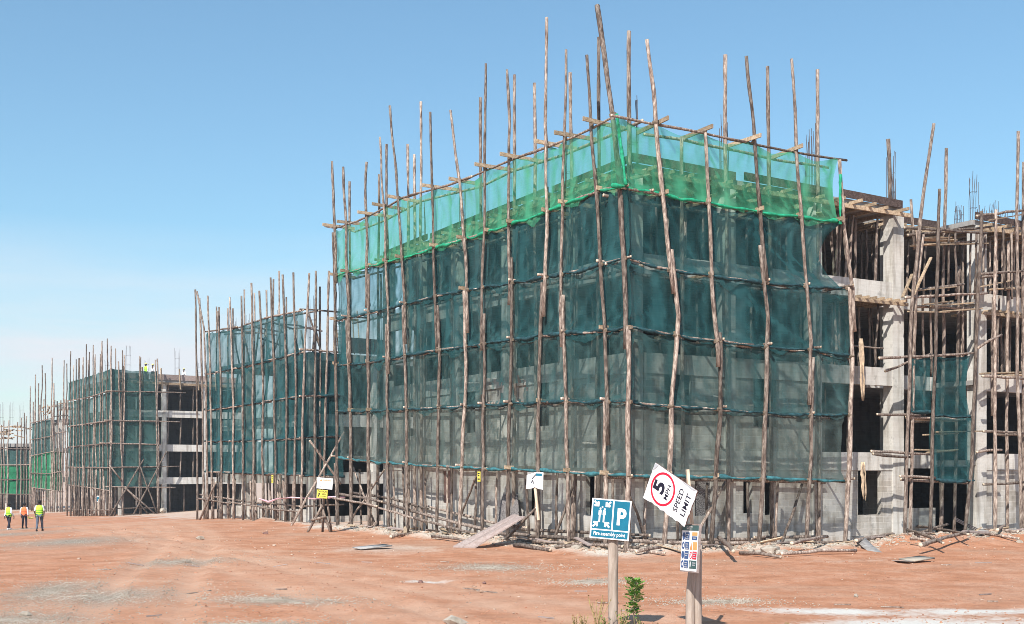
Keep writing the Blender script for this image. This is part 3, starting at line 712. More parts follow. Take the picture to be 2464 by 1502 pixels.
for i in range(6):
    prop(18.7 + i * .75, random.uniform(.5, 1.6), FLZ[2] - .28, DECK - .42, 'top', 'right end')
for i in range(4):
    prop(18.8 + i * 1.0, random.uniform(.5, 1.2), FLZ[1] - .28, FLZ[2] - .85, 'third', 'right end')
    prop(14.0 + i * .95, random.uniform(2.4, 3.2), FLZ[2] - .28, DECK - .42, 'top', 'stair recess')
for i in range(9):
    prop(10.1 + i * .3 + random.uniform(-.1, .1), random.uniform(.4, 2.6), FLZ[2] - .28, DECK - .42, 'top', 'bare bay', .25)
for i in range(6):
    prop(10.2 + i * .42, random.uniform(.4, 1.8), FLZ[1] - .28, FLZ[2] - .85, 'third', 'bare bay', .2)
for i in range(10):
    prop(13.5 + i * .42, RECD + random.uniform(.3, 1.6), (FLZ[2] if i % 2 else FLZ[1]) - .28, (DECK if i % 2 else FLZ[2]) - .42, 'top' if i % 2 else 'third', 'stair bay', .2)
for i in range(12):
    prop(18.6 + i * .33, random.uniform(.4, 1.8), (FLZ[2] if i % 2 else FLZ[1]) - .28, (DECK if i % 2 else FLZ[2]) - .62, 'top' if i % 2 else 'third', 'last bay', .2)
# formwork of the top deck
JG = 'formwork joists under the top deck'
for i in range(25):
    u = .2 + i * .82; m = MB(); zz = DECK - .27
    m.beam(wloc(-.75 + random.uniform(-.2, .15), u, zz), wloc(2.6, u + random.uniform(-.05, .05), zz), .07, .12)
    tag(m.build('formwork_joist', M['timber'], None, wloc(0, u, zz)), f'{ordw(i + 1)} timber joist end from corner jutting from deck over the long face', 'joist', JG)
for i in range(28):
    v = .35 + i * .88
    if REC0 < v < REC1 - .3: continue
    m = MB(); zz = DECK - .27
    m.beam(wloc(v, -.75 + random.uniform(-.2, .15), zz), wloc(v + random.uniform(-.05, .05), 2.6, zz), .07, .12)
    tag(m.build('formwork_joist', M['timber'], None, wloc(v, 0, zz)), f'{ordw(i + 1)} timber joist end from corner jutting from deck over the short face', 'joist', JG)
for i, (a_, b_) in enumerate(((-.3, 4.6), (4.8, 9.4), (9.6, 13.3), (17.5, 21.5), (21.7, 26))):
    m = MB(); m.beam(wloc(a_, -.42, DECK - .41), wloc(b_, -.40, DECK - .39), .09, .15)
    tag(m.build('formwork_beam', M['timber'], None, wloc(a_, -.4, DECK - .4)), f'{ordw(i + 1)} timber bearer from corner under deck joists,  short face', 'formwork beam', 'formwork bearers')
    m = MB(); m.beam(wloc(a_ + .1, -.1, DECK + .16), wloc(b_ - .1, -.1, DECK + .10), .03, .30)
    tag(m.build('edge_board', M['ply'], None, wloc(a_, -.1, DECK)), f'{ordw(i + 1)} dark edge board from corner on the deck, short face', 'edge board', 'dark edge boards of the deck')
for i in range(4):
    a_, b_ = .1 + i * 5.1, 5.0 + i * 5.1
    m = MB(); m.beam(wloc(-.42, a_, DECK - .40), wloc(-.40, b_, DECK - .40), .09, .15)
    tag(m.build('formwork_beam', M['timber'], None, wloc(-.4, a_, DECK - .4)), f'{ordw(i + 1)} timber bearer from corner under deck joists,  long face', 'formwork beam', 'formwork bearers')
    m = MB(); m.beam(wloc(-.1, a_, DECK + .14), wloc(-.1, b_ - .1, DECK + .09), .03, .26)
    tag(m.build('edge_board', M['ply'], None, wloc(-.1, a_, DECK)), f'{ordw(i + 1)} dark edge board from corner on the deck, long face', 'edge board', 'dark edge boards of the deck')
# loose boards on the working platform under the top net
for i in range(16):
    for face, tmax, side in ((FL, 20.5, 'long'), (FR, 10.5, 'short')):
        if side == 'short' and i > 9: continue
        t_ = .6 + i * tmax / (16 if side == 'long' else 10) + random.uniform(-.3, .3); z = interp(TL[1] if side == 'long' else TR[1], t_) + .22 + random.uniform(0, .35)
        m = MB(); ln = random.uniform(.9, 2.2)
        m.beam(face.pt(t_, z, random.uniform(.4, .8)), face.pt(t_ + ln * random.uniform(.3, .9), z + random.uniform(-.15, .45), random.uniform(.7, 1.1)), .20, .04, 0, random.uniform(-.9, .9))
        tag(m.build('loose_board', M['timber'], None, face.pt(t_, z, .6)), f'{ordw(i + 1)} loose board from corner on top platform behind the {side} emerald net', 'loose board', 'loose boards on the top platform')
# joists under the third floor edge, right of the net
for i in range(13):
    v = 10.4 + i * .42
    if v > 13.0: v += 4.9
    m = MB(); zz = FLZ[1] + 2.62; m.beam(wloc(v, -.55, zz), wloc(v, 1.6, zz), .06, .10)
    tag(m.build('formwork_joist', M['timber'], None, wloc(v, 0, zz)), f'{ordw(i + 1)} short joist end below the white sill right of the nets, third floor', 'joist', 'formwork joists under the third floor')
for a_, b_ in ((10.2, 13.2), (17.7, 22)):
    m = MB(); m.beam(wloc(a_, -.36, FLZ[1] + 2.5), wloc(b_, -.36, FLZ[1] + 2.5), .08, .12)
    tag(m.build('formwork_beam', M['timber'], None, wloc(a_, -.3, FLZ[1] + 2.5)), 'timber bearer under joist ends ' + ('just right of the green nets' if a_ < 12 else 'at the right edge of the photo'), 'formwork beam')
# starter bars
def rebar(face_pt, n_, h, label, sp=.11, lean=.03):
    e = thing('rebar_cluster', label, 'rebar', face_pt, group='starter bars sticking up')
    for k in range(n_):
        x, y = (k % 2 - .5) * sp * 2, (k // 2 - (n_ / 2 - 1) / 2) * sp * 1.6
        m = MB(); hh = h * random.uniform(.8, 1.05)
        m.tube([(x, y, 0), (x + random.uniform(-lean, lean), y, hh * .5), (x + random.uniform(-lean, lean) * 2, y, hh)], .012, 5)
        m.build('steel_bar', M['steel'], e)
    m = MB()
    for q in (.3, .62): m.tube([(-sp, -sp, h * q), (sp, -sp, h * q + .02), (sp, sp, h * q), (-sp, sp, h * q), (-sp, -sp, h * q)], .008, 4)
    m.build('stirrup', M['steel'], e)
    return e
RB = [((.2, .2), 8, 2.6, 'at the near corner behind the emerald net'), ((4.3, .3), 6, 2.4, 'above second column of the short face'), ((8.6, .3), 8, 2.6, 'behind the right end of the emerald net'),
      ((13.0, .3), 6, 2.3, 'beside the pole right of the dark edge board'), ((15.2, 2.2), 6, 2.1, 'above the stair recess'), ((18.0, .3), 6, 2.1, 'above white column by the tower'), ((19.6, .5), 6, 1.2, 'low bunch near the right edge'), ((21.2, .5), 6, 1.2, 'low bunch at the right edge'),
      ((.3, 4.4), 8, 2.4, 'second column of the long face behind net'), ((.3, 8.6), 6, 2.3, 'third column of the long face behind net'), ((.3, 12.8), 6, 2.2, 'fourth column of the long face behind net'), ((.3, 16.7), 6, 2.2, 'fifth column of the long face behind net')]
for q_ in range(7): RB.append(((17.9 + q_ * .75, 1.0 + .5 * (q_ % 2)), 4, 1.0, ('first', 'second', 'third', 'fourth', 'fifth', 'sixth', 'seventh')[q_] + ' of the short bunches on the deck at right'))
for (v, u), n_, h, wh in RB: rebar(wloc(v, u, DECK - .05), n_, h, f'dark starter bars {wh}')

# ------------------------------------------------------------------ scaffold tower and clutter on the bare right bays
UG = 'poles of the small scaffold tower by the stair recess'
def fpole(pl, d, lab, r=.075, r1=None, grp=UG, floor=False, name='scaffold_pole', cat='scaffold pole', face=FR, **k):
    p = [face.at(x, y, d) for x, y in pl]
    if floor: p[0].z = g(p[0].x, p[0].y) - .12
    return pole(name, p, r, r1 or r * .85, lab, grp, cat, **k)
for pl, d, lab in (
    ([(2177, 1290), (2185, 1000), (2196, 720), (2212, 540), (2247, 298)], -.1, 'leaning tall pole left of the tower, top pointing right'),
    ([(2190, 1288), (2196, 1000), (2203, 700), (2222, 565)], .1, 'left front upright of the scaffold tower'),
    ([(2238, 1330), (2246, 1000), (2254, 700), (2261, 455)], -.1, 'middle front upright of the scaffold tower, running up to the sky'),
    ([(2320, 1336), (2338, 1120), (2346, 900), (2362, 508)], 0, 'right front upright of the scaffold tower'),
    ([(2264, 1324), (2268, 1130), (2270, 700), (2277, 357)], .9, 'inner tower upright with pale cut top standing high'),
    ([(2296, 1300), (2302, 1000), (2308, 640)], .9, 'inner tower upright between white columns'),
    ([(2394, 1275), (2394, 900), (2396, 505)], 0, 'upright pole left of the right edge of the photo'),
    ([(2424, 1275), (2424, 800), (2426, 580)], .8, 'thin inner upright close to the right edge'),
    ([(2458, 1285), (2450, 900), (2448, 600), (2450, 316)], -.1, 'tall upright at the right edge of the photo'),
    ([(2464, 1290), (2462, 700), (2463, 390)], .3, 'second upright cut by the right edge')):
    fpole(pl, d, lab, floor=True)
fpole([(2144, 500), (2142, 430), (2137, 335)], 1.4, 'flared pole top standing on the deck above the bare bay', .075, .085)
fpole([(2200, 600), (2192, 480)], 1.4, 'stub of pole by the leaning tower pole', .06)
HG = 'horizontal pieces of the small scaffold tower'
for k, (pl, d, lab) in enumerate((
    ([(2176, 548), (2374, 562)], .05, 'top front rail'), ([(2184, 566), (2385, 545)], .4, 'top crossing rail'), ([(2205, 590), (2352, 580)], .8, 'upper inner rail'),
    ([(2178, 716), (2375, 706)], .1, 'rail below the third floor sill'), ([(2205, 738), (2340, 742)], .7, 'inner rail below the third floor sill'), ([(2195, 700), (2320, 684)], .3, 'crossing rail by the white sill'),
    ([(2115, 862), (2346, 850)], .05, 'rail over the upper teal net'), ([(2130, 893), (2240, 852)], .4, 'sloping pole over the upper teal net'),
    ([(2110, 997), (2215, 1000)], .0, 'short rail at mid height'), ([(2180, 1004), (2344, 1010)], .1, 'rail carrying the lower teal net'), ([(2190, 1016), (2255, 1012)], .7, 'board like pole behind mid rail'),
    ([(2096, 1086), (2240, 1094)], .1, 'rail level with first floor sill'), ([(2100, 1092), (2190, 1100)], -.1, 'second rail level with first floor sill'),
    ([(2165, 1146), (2250, 1150)], -.05, 'rail at foot of lower teal net'), ([(2168, 1154), (2340, 1162)], .1, 'long rail at foot of lower teal net'),
    ([(2350, 520), (2470, 505)], .1, 'top rail at the right edge'), ([(2356, 660), (2464, 652)], .1, 'rail at right edge, third floor'), ([(2352, 668), (2400, 664)], .6, 'inner rail at right edge, third floor'),
    ([(2352, 838), (2410, 806)], .0, 'sloping brace at right edge'), ([(2364, 905), (2464, 912)], .1, 'rail at right edge over first floor'), ([(2366, 1038), (2466, 1044)], .1, 'double rail at right edge'), ([(2395, 1046), (2466, 1048)], .3, 'inner rail of the double rail at right edge'),
    ([(2350, 1088), (2410, 1083)], .1, 'short rail by the concrete column at right edge'), ([(2366, 1166), (2466, 1160)], .1, 'lowest rail at right edge'),
    ([(2178, 1292), (2280, 1262)], .3, 'low rail sloping over the log pile'), ([(2205, 1312), (2340, 1306)], .1, 'lowest rail over the log pile'))):
    fpole(pl, d, f'horizontal pole, {lab}', .055, grp=HG, name='horizontal_pole', cat='scaffold rail')
for x0, y0, x1, y1, d0, d1, lab in ((2198, 880 - 170, 2240, 620, -.1, -.1, 'pale board leaning on the leaning tower pole'), (2172, 715, 2195, 660, .3, .5, 'short pale board leaning at the white sill'), (2205, 712, 2180, 690, .2, .4, 'crossed pale board at the white sill'),
                                   (2200, 700, 2300, 690, .2, .2, 'sawn board laid on tower rail'), (2210, 545, 2330, 560, .3, 1.0, 'sawn board at the tower top'), (2380, 530, 2464, 516, -.1, .6, 'board jutting at top of right edge'),
                                   (2360, 690, 2430, 676, .1, .7, 'board across rails at right edge'), (2188, 1010, 2300, 1014, .2, .2, 'board behind rail of the lower net')):
    m = MB(); m.beam(FR.at(x0, y0, d0), FR.at(x1, y1, d1), .12, .045); tag(m.build('loose_board', M['timber'], None, FR.at(x0, y0, d0)), lab, 'board')
def upright(face, px, y0, y1, d, lab, grp, r=.055, name='prop_pole', cat='prop pole', dx=0):
    p = [face.at(px, y0, d), face.at(px + dx, y1, d)]
    if y0 > 1270 or face is F2L: p[0].z = g(p[0].x, p[0].y) - .08
    return pole(name, p, r, r * .88, lab, grp, cat, sides=7)
for i in range(17):
    px = 822 + i * 40.5 + random.uniform(-12, 12)
    upright(FL, px, 1290, 1110 + random.uniform(0, 25), random.choice((.45, .6, .8, 1.0)), f'{ordw(i + 1)} short ground prop from left under the long face net of nearest block', 'ground props of the nearest block', dx=random.uniform(-7, 7))
for i in range(6):
    px = 1545 + i * 82 + random.uniform(-14, 14)
    upright(FR, px, 1300, 1150 + random.uniform(0, 12), random.choice((.45, .6, .8, 1.0)), f'{ordw(i + 1)} short ground prop from left under the short face net of nearest block', 'ground props of the nearest block', dx=random.uniform(-7, 7))
for i in range(12):
    px = 930 + i * 47 + random.uniform(-14, 14); k_ = i % 3
    tb = TL; t_ = FL.t(px, .75)
    pole('prop_pole', [FL.pt(t_, interp(TL[3 + k_ - 1], t_) - .2, .75), FL.pt(t_ + random.uniform(-.25, .25), interp(TL[1 + k_ - 1 if k_ else 1], t_) - .25, .8)], .055, .05, f'{ordw(i + 1)} spliced inner pole from left behind the long face net of nearest block', 'spliced inner poles of the nearest block', 'prop pole', sides=7)
for i, (x0, y0, x1, y1, d0, d1) in enumerate(((835, 1280, 925, 1130, .3, .9), (905, 1260, 850, 1125, .6, .6), (1090, 1270, 1150, 1135, .9, .3), (1330, 1300, 1385, 1150, .5, .9), (1560, 1310, 1500, 1150, .8, .4), (1660, 1315, 1745, 1160, .5, .9), (1880, 1320, 1930, 1165, .4, .9))):
    F_ = FL if x0 < 1500 else FR; p = [F_.at(x0, y0, d0), F_.at(x1, y1, d1)]; p[0].z = g(p[0].x, p[0].y) - .05
    pole('brace_pole', p, .055, .045, f'{ordw(i + 1)} slanting ground brace from left at the foot of the nearest block', 'ground braces of the nearest block', 'brace', sides=7)
for i in range(16):
    px = 2192 + i * 17.5 + random.uniform(-6, 6); y0, y1 = random.choice(((700, 548), (858, 712), (1000, 716), (1290, 1010), (905, 690), (1290, 850), (720, 560)))
    upright(FR, px, y0, y1, random.choice((.35, .55, .75, 1.0)), f'{ordw(i + 1)} short upright from left in the tangle of poles on the bare right bays', 'short uprights on the bare right bays', .05, 'scaffold_pole', 'scaffold pole', random.uniform(-5, 5))
for i in range(18):
    y = (572, 592, 730, 745, 690, 905, 560, 1044, 1090)[i % 9] + random.uniform(-8, 8); x0 = random.uniform(2185, 2290) if i % 9 not in (4, 5) else random.uniform(2355, 2390); ln = random.uniform(60, 150)
    m = MB(); m.beam(FR.at(x0, y, random.uniform(.1, .5)), FR.at(x0 + ln, y + random.uniform(-10, 8), random.uniform(.4, 1.1)), .14, .05, 0, random.uniform(-.4, .4))
    tag(m.build('loose_board', M['timber'], None, FR.at(x0, y, .3)), f'board laid over the tangle of poles on the bare right bays, {ordw(i + 1)} counted downwards', 'loose board', 'boards on the bare right bays')
for i in range(9):
    m = MB(); u0 = REC0 + .2 + i * .46; zz = DECK - .27; m.beam(wloc(u0, RECD - .7, zz), wloc(u0, RECD + 1.4, zz), .07, .12)
    tag(m.build('formwork_joist', M['timber'], None, wloc(u0, RECD, zz)), f'{ordw(i + 1)} timber joist end from left over the stair recess', 'joist', JG)
m = MB(); m.beam(wloc(REC0, RECD - .1, DECK + .10), wloc(REC1, RECD - .1, DECK + .10), .03, .30); tag(m.build('edge_board', M['ply'], None, wloc(REC0, RECD, DECK)), 'dark edge board standing over the stair recess', 'edge board', 'dark edge boards of the deck')
for i in range(9):
    a_ = FR.pt(9.6 + random.uniform(0, 9), 0, -.9 + random.uniform(-.3, .5)); a_.z = g(a_.x, a_.y) + .06; an = random.uniform(-.6, .9); ln = random.uniform(.9, 2.2)
    b_ = a_ + Vector((cos(an) * ln, sin(an) * ln, 0)); b_.z = g(b_.x, b_.y) + .10
    pole('loose_pole', [a_, b_], .045, .035, f'{ordw(i + 1)} stick scattered on the pale rubble below the bare right bays', 'sticks on the rubble at right', 'loose pole', sides=6)
# three pieces of teal net on the tower
def quadfn(face, pl): tb = tab(face, pl); return lambda t_: interp(tb, t_)
for x0, x1, yt0, yt1, yb0, yb1, d, lab, sk in ((2194, 2242, 862, 858, 992, 990, .05, 'narrow upper teal net piece between tower uprights', 0), (2251, 2338, 858, 856, 998, 1002, .12, 'upper teal net piece on the scaffold tower with curved right edge', -.15), (2240, 2343, 1000, 1006, 1154, 1158, .02, 'lower teal net piece hung on the scaffold tower', 0)):
    net(FR, FR.t(x0), FR.t(x1), quadfn(FR, [(x0, yt0), (x1, yt1)]), quadfn(FR, [(x0, yb0), (x1, yb1)]), [FR.t(x0), FR.t(x1)], M['net'], lab, 'net pieces on the small tower', d=d, hem=M['hem'], dens=.12, skew1=sk)
# frayed burlap strips hanging from the sills
for x, y0, y1, lab in ((2072, 815, 965, 'frayed tan burlap strip hanging over the first floor sill'), (2076, 1112, 1205, 'thin frayed burlap strip hanging in the ground floor window')):
    m = MB()
    for s in range(7):
        q = random.uniform(-5, 5); e = random.uniform(0, 14) if s else 0
        P = [FR.at(x + q * .8 * (.6 + .9 * sin(i / 9 * 3.1) * (.4 if 3 < i < 6 else 1)) + 4 * i / 9, y0 + (y1 - y0 - e) * i / 9, .95) for i in range(10)]
        m.tube(P, [.022 * (1.2 - i / 10) + .008 for i in range(10)], 5, 0, jit=.4)
    tag(m.build('burlap_strip', M['rope'], None, FR.at(x, y1, .95), True), lab, 'burlap strip')
# extra props showing in the bare bay, and the safety rail across it
fpole([(2050, 832), (2126, 838)], 1.35, 'thin rail across the bare opening, second floor', .035, grp=None, name='horizontal_pole', cat='scaffold rail')
# bundle of rebar sagging to the right
m = MB()
for k in range(9):
    P = []
    for i in range(11):
        f = i / 10; x = 2300 + 190 * f; y = 1247 + 60 * f + 22 * sin(pi * f) * .55 + (k % 3) * 3.4
        P.append(FR.at(x, y, .75 - .9 * f - (k // 3) * .05))
    m.tube(P, .022, 5)
tag(m.build('rebar_bundle', M['steel'], None, FR.at(2470, 1320)), 'long bundle of grey steel bars sagging to the ground at the right edge', 'steel bars')

# ------------------------------------------------------------------ ground clutter at the foot of the near block
LG = 'loose poles lying at the foot of nearest block'
def lying(x0, y0, x1, y1, d, lab, face, r=.07, lift=.07):
    a = ground(x0, y0); b = ground(x1, y1)
    a.z += lift; b.z += lift
    return pole('loose_pole', [a, (a + b) / 2 + Vector((0, 0, .03)), b], r, r * .8, lab, LG, 'loose pole')
for k, (x0, y0, x1, y1, lf, lab) in enumerate(((1238, 1318, 1325, 1328, .07, 'brown pole lying in front of the leaning plank'), (1470, 1332, 1600, 1340, .1, 'pole lying behind the blue sign'), (1335, 1326, 1420, 1328, .08, 'pole lying on rubble left of the blue sign'),
        (1730, 1322, 1765, 1356, .35, 'thick pale pole lying askew behind the safety board'), (1780, 1338, 1880, 1346, .07, 'thin dark pole on the earth behind the signs'), (1880, 1340, 2060, 1330, .1, 'long dark pole along the foot of the short face'),
        (2060, 1318, 2180, 1296, .25, 'long grey log propped beside the curled sheet'), (2180, 1304, 2270, 1330, .35, 'log sloping through the log pile'), (2200, 1290, 2330, 1318, .45, 'upper log of the log pile'),
        (2215, 1332, 2330, 1310, .3, 'crossing log of the log pile'), (2190, 1320, 2250, 1322, .25, 'short log at the left of the log pile'), (2400, 1308, 2440, 1270, .3, 'pale split log at the right edge'), (2370, 1298, 2450, 1302, .25, 'horizontal log at the right edge'), (2372, 1306, 2452, 1310, .15, 'lower horizontal log at the right edge'),
        (1040, 1300, 1120, 1310, .12, 'pole on rubble below the long face'), (940, 1296, 1010, 1290, .08, 'thin pole on rubble below the long face'), (1530, 1340, 1590, 1336, .12, 'pole lying left of the speed sign'), (1905, 1330, 1985, 1316, .3, 'sloping stick leaning on the low rail'))):
    lying(x0, y0, x1, y1, 0, lab, FR, .06 if k % 3 else .075, lf)
# leaning grey plank (two boards wide) with its prop stick, splattered board behind
a = ground(1090, 1317); a2 = ground(1143, 1318); b = FL.at(1234, 1241, -.55); b2 = FL.at(1268, 1243, -.75)
m = MB()
for (p0, p1, f0, f1) in ((a, b, 0, .46), (a, b, .48, 1)):
    c0, c1 = a.lerp(a2, f0), a.lerp(a2, f1); e0, e1 = b.lerp(b2, f0), b.lerp(b2, f1); up = Vector((0, 0, .05)); n0 = len(m.v)
    e0 = c0.lerp(e0, 1 if f0 == 0 else .96); e1 = c1.lerp(e1, 1 if f0 == 0 else .96)
    m.v += [c0, c1, e1, e0, c0 + up, c1 + up, e1 + up, e0 + up]
    for q in ((0, 3, 2, 1), (4, 5, 6, 7), (0, 1, 5, 4), (1, 2, 6, 5), (2, 3, 7, 6), (3, 0, 4, 7)): m.face([n0 + k_ for k_ in q])
tag(m.build('leaning_plank', M['oldtimber'], None, a), 'wide weathered grey plank ramp leaning up from the ground to the scaffold', 'plank')
a = FL.at(1214, 1306, -.5); a.z = g(a.x, a.y); pole('prop_pole', [a, FL.at(1290, 1222, -.2)], .06, .045, 'crooked stick propping the grey plank ramp', None, 'prop stick')
m = MB(); P0 = FL.at(1190, 1262, .8); P1 = FL.at(1248, 1262, .8); P2 = FL.at(1244, 1190, 1.1); P3 = FL.at(1212, 1184, 1.1)
back = Vector((R1.x, R1.y, 0)) * .04
m.v += [P0, P1, P2, P3, P0 + back, P1 + back, P2 + back, P3 + back]
for fidx in ((0, 1, 2, 3), (7, 6, 5, 4), (0, 4, 5, 1), (1, 5, 6, 2), (2, 6, 7, 3), (3, 7, 4, 0)): m.face(list(fidx))
tag(m.build('plywood_sheet', M['splat'], None, P0), 'dark cement splattered sheet leaning on the block wall behind the plank', 'plywood sheet')
# curled metal sheet and flat boards
def strip(name, pts, wv, th, mat, lab, cat):
    m = MB(); n_ = len(pts)
    for p in pts:
        p = Vector(p); m.v += [p, p + wv, p + wv + Vector((0, 0, th)), p + Vector((0, 0, th))]
    for i in range(n_ - 1):
        for j in range(4): m.face([i * 4 + j, i * 4 + (j + 1) % 4, i * 4 + 4 + (j + 1) % 4, i * 4 + 4 + j])
    m.face([3, 2, 1, 0]); m.face([(n_ - 1) * 4 + j for j in range(4)])
    return tag(m.build(name, mat, None, pts[0], True), lab, cat)
a = ground(2160, 1352); b = FR.at(2050, 1291, -.2)
strip('curled_sheet', [b, b.lerp(a, .25) + Vector((0, 0, -.16)), b.lerp(a, .5) + Vector((0, 0, -.22)), b.lerp(a, .75) + Vector((0, 0, -.17)), a + Vector((0, 0, .06))], Vector((.30, -.42, .02)), .02, M['sheet'], 'curled grey sheet sloping off the rubble right of the nets', 'metal sheet')
a = ground(2200, 1352); strip('flat_board', [a + Vector((0, 0, .05)), a + Vector((.8, .5, .10))], Vector((-.3, .5, .02)), .04, M['rubble'], 'pale slab of board lying tilted on rubble near the tower', 'board')
a = ground(868, 1322); strip('flat_board', [a + Vector((0, 0, .03)), a + Vector((1.0, .9, .08))], Vector((-.35, .5, .02)), .035, M['sheet'], 'pale flat board lying on the earth left of the plank', 'board')
a = FR.xy(FR.t(2345), -.2); a = Vector((a.x, a.y, g(a.x, a.y))); strip('flat_board', [a + Vector((0, 0, .08)), a + Vector((1.9, .9, .14))], Vector((-.4, .7, .03)), .03, M['sheet'], 'grey flat sheet under the steel bars at the right edge', 'board')
a = ground(2442, 1290); m = MB(); m.beam(a, a + Vector((-.25, .2, 2.0)), .28, .05); tag(m.build('leaning_plank', M['rust'], None, a), 'dark red plank leaning upright at the right edge', 'plank')
# rubble: nobody could count it
m = MB()
for i in range(10500):
    if random.random() < .52: t_ = random.uniform(-.5, 25); face = FL
    else: t_ = random.uniform(-.5, 21); face = FR
    d = random.gauss(.15, .55)
    if face is FR and t_ > 9: d -= .5
    if face is FR and t_ > 9 and random.random() < .5: d -= random.uniform(0, 1.2)
    if d > 1.2: continue
    q = face.xy(t_, d)
    if noise.noise(Vector((q.x * .55, q.y * .55, 4))) < -.12 and random.random() < .8: continue
    r = random.choice((.02, .025, .03, .035, .045, .055, .075)) * random.uniform(.7, 1.2) * (1.7 if random.random() < .025 else 1)
    m.rock((q.x, q.y, g(q.x, q.y) + r * .2), r, 0 if random.random() < .6 else 1, .55)
o = m.build('rubble', [M['rubble'], M['pebble']]); o['kind'] = 'stuff'
for i in range(34):
    face = FL if i < 20 else FR; t_ = .8 + (i if i < 20 else (i - 20) * 1.35) * 1.05 + random.uniform(-.4, .4); d = random.uniform(-.6, .7) - (.5 if face is FR and t_ > 10 else 0)
    a_ = face.pt(t_, 0, d); a_.z = g(a_.x, a_.y) + random.uniform(.04, .16); an = random.uniform(-.9, .9) + (0 if face is FR else 1.9); ln = random.uniform(.5, 1.5)
    b_ = a_ + Vector((cos(an) * ln, sin(an) * ln, 0)); b_.z = g(b_.x, b_.y) + random.uniform(.05, .3); m = MB(); m.beam(a_, b_, random.uniform(.08, .22), .035, 0, random.uniform(-.5, .5))
    tag(m.build('broken_board', M['timber' if i % 3 else 'oldtimber'], None, a_), f'{ordw(i + 1 if i < 20 else i - 19)} broken board from the corner in the rubble along the {"long" if i < 20 else "short"} face of nearest block', 'broken board', 'broken boards in the rubble')
# a few broken concrete lumps one can tell apart
for k, (px, py, r, lab) in enumerate(((1855, 1332, .34, 'rounded pile of white cement behind the safety board'), (482, 1301, .16, 'pale stone alone on the red earth at left'), (640, 1288, .14, 'small dark lump on the red earth by the second block'),
        (60, 1480, .1, 'small stone at the left bottom corner'), (1095, 1497, .17, 'pale stone at the bottom edge'), (1165, 1405, .07, 'small dark stone in front of the sand patch'), (1012, 1402, .08, 'dark stone beside the gravel patch'), (2060, 1440, .06, 'small pale stone right of the signs'))):
    p = ground(px, py); m = MB()
    m.rock((p.x, p.y, p.z + r * .3), r, 0, .7)
    if k == 0:
        for s in range(14): m.rock((p.x + random.uniform(-.6, .6), p.y + random.uniform(-.3, .3), p.z + .04), .12, 0, .7)
    tag(m.build('stone', M['rubble'] if 'dark' not in lab else M['rust'], None, p), lab, 'stone')
# loose gravel and pebbles
m = MB()
for q in GRAVEL:
    for i in range(1700 if q[1] < 40 else 300):
        a_ = random.uniform(0, 2 * pi); rr = abs(random.gauss(0, .52))
        ex, ey = q[2] * rr * cos(a_), q[3] * rr * sin(a_)
        x, y = q[0] + ex * cos(q[4]) - ey * sin(q[4]), q[1] + ex * sin(q[4]) + ey * cos(q[4])
        if fline(x, y) < .3: continue
        r = random.uniform(.007, .019) * (1 if y < 40 else 1.6); m.rock((x, y, g(x, y) + r * .2), r, 0, .7)
o = m.build('gravel', M['gravel']); o['kind'] = 'stuff'
m = MB()
for i in range(800):
    y = random.uniform(19, 62); x = random.uniform(-.46, .46) * y
    if fline(x, y) < .2: continue
    r = random.uniform(.010, .032) * (2.0 if random.random() < .05 else 1) * (1 if y < 35 else 1.4); m.rock((x, y, g(x, y) + r * .25), r, 0, .6)
o = m.build('pebbles', M['pebble']); o['kind'] = 'stuff'
m = MB()
for i in range(5200):
    y = 18.5 + 30 * random.random() ** 1.7; x = random.uniform(-.46, .46) * y
    if fline(x, y) < .2 or noise.noise(Vector((x * .35, y * .35, 2))) < -.1: continue
    r = random.uniform(.007, .022) * (2.1 if random.random() < .03 else 1); m.rock((x, y, g(x, y) + r * .2), r, 0, .6)
o = m.build('clods', M['clod']); o['kind'] = 'stuff'
for k in range(22):
    y = random.uniform(21, 36); x = random.uniform(-.42, .42) * y; a_ = random.uniform(-.5, .5); ln = random.uniform(.2, .55)
    if fline(x, y) < .5: continue
    m = MB(); m.beam((x, y, g(x, y) + .02), (x + ln * cos(a_), y + ln * sin(a_), g(x + ln * cos(a_), y + ln * sin(a_)) + .02), .035, .02)
    tag(m.build('wood_scrap', M['oldtimber' if k % 2 else 'bark'], None, (x, y, g(x, y))), 'small sliver of scrap wood lying on the red earth', 'wood scrap', 'wood scraps on the red earth')

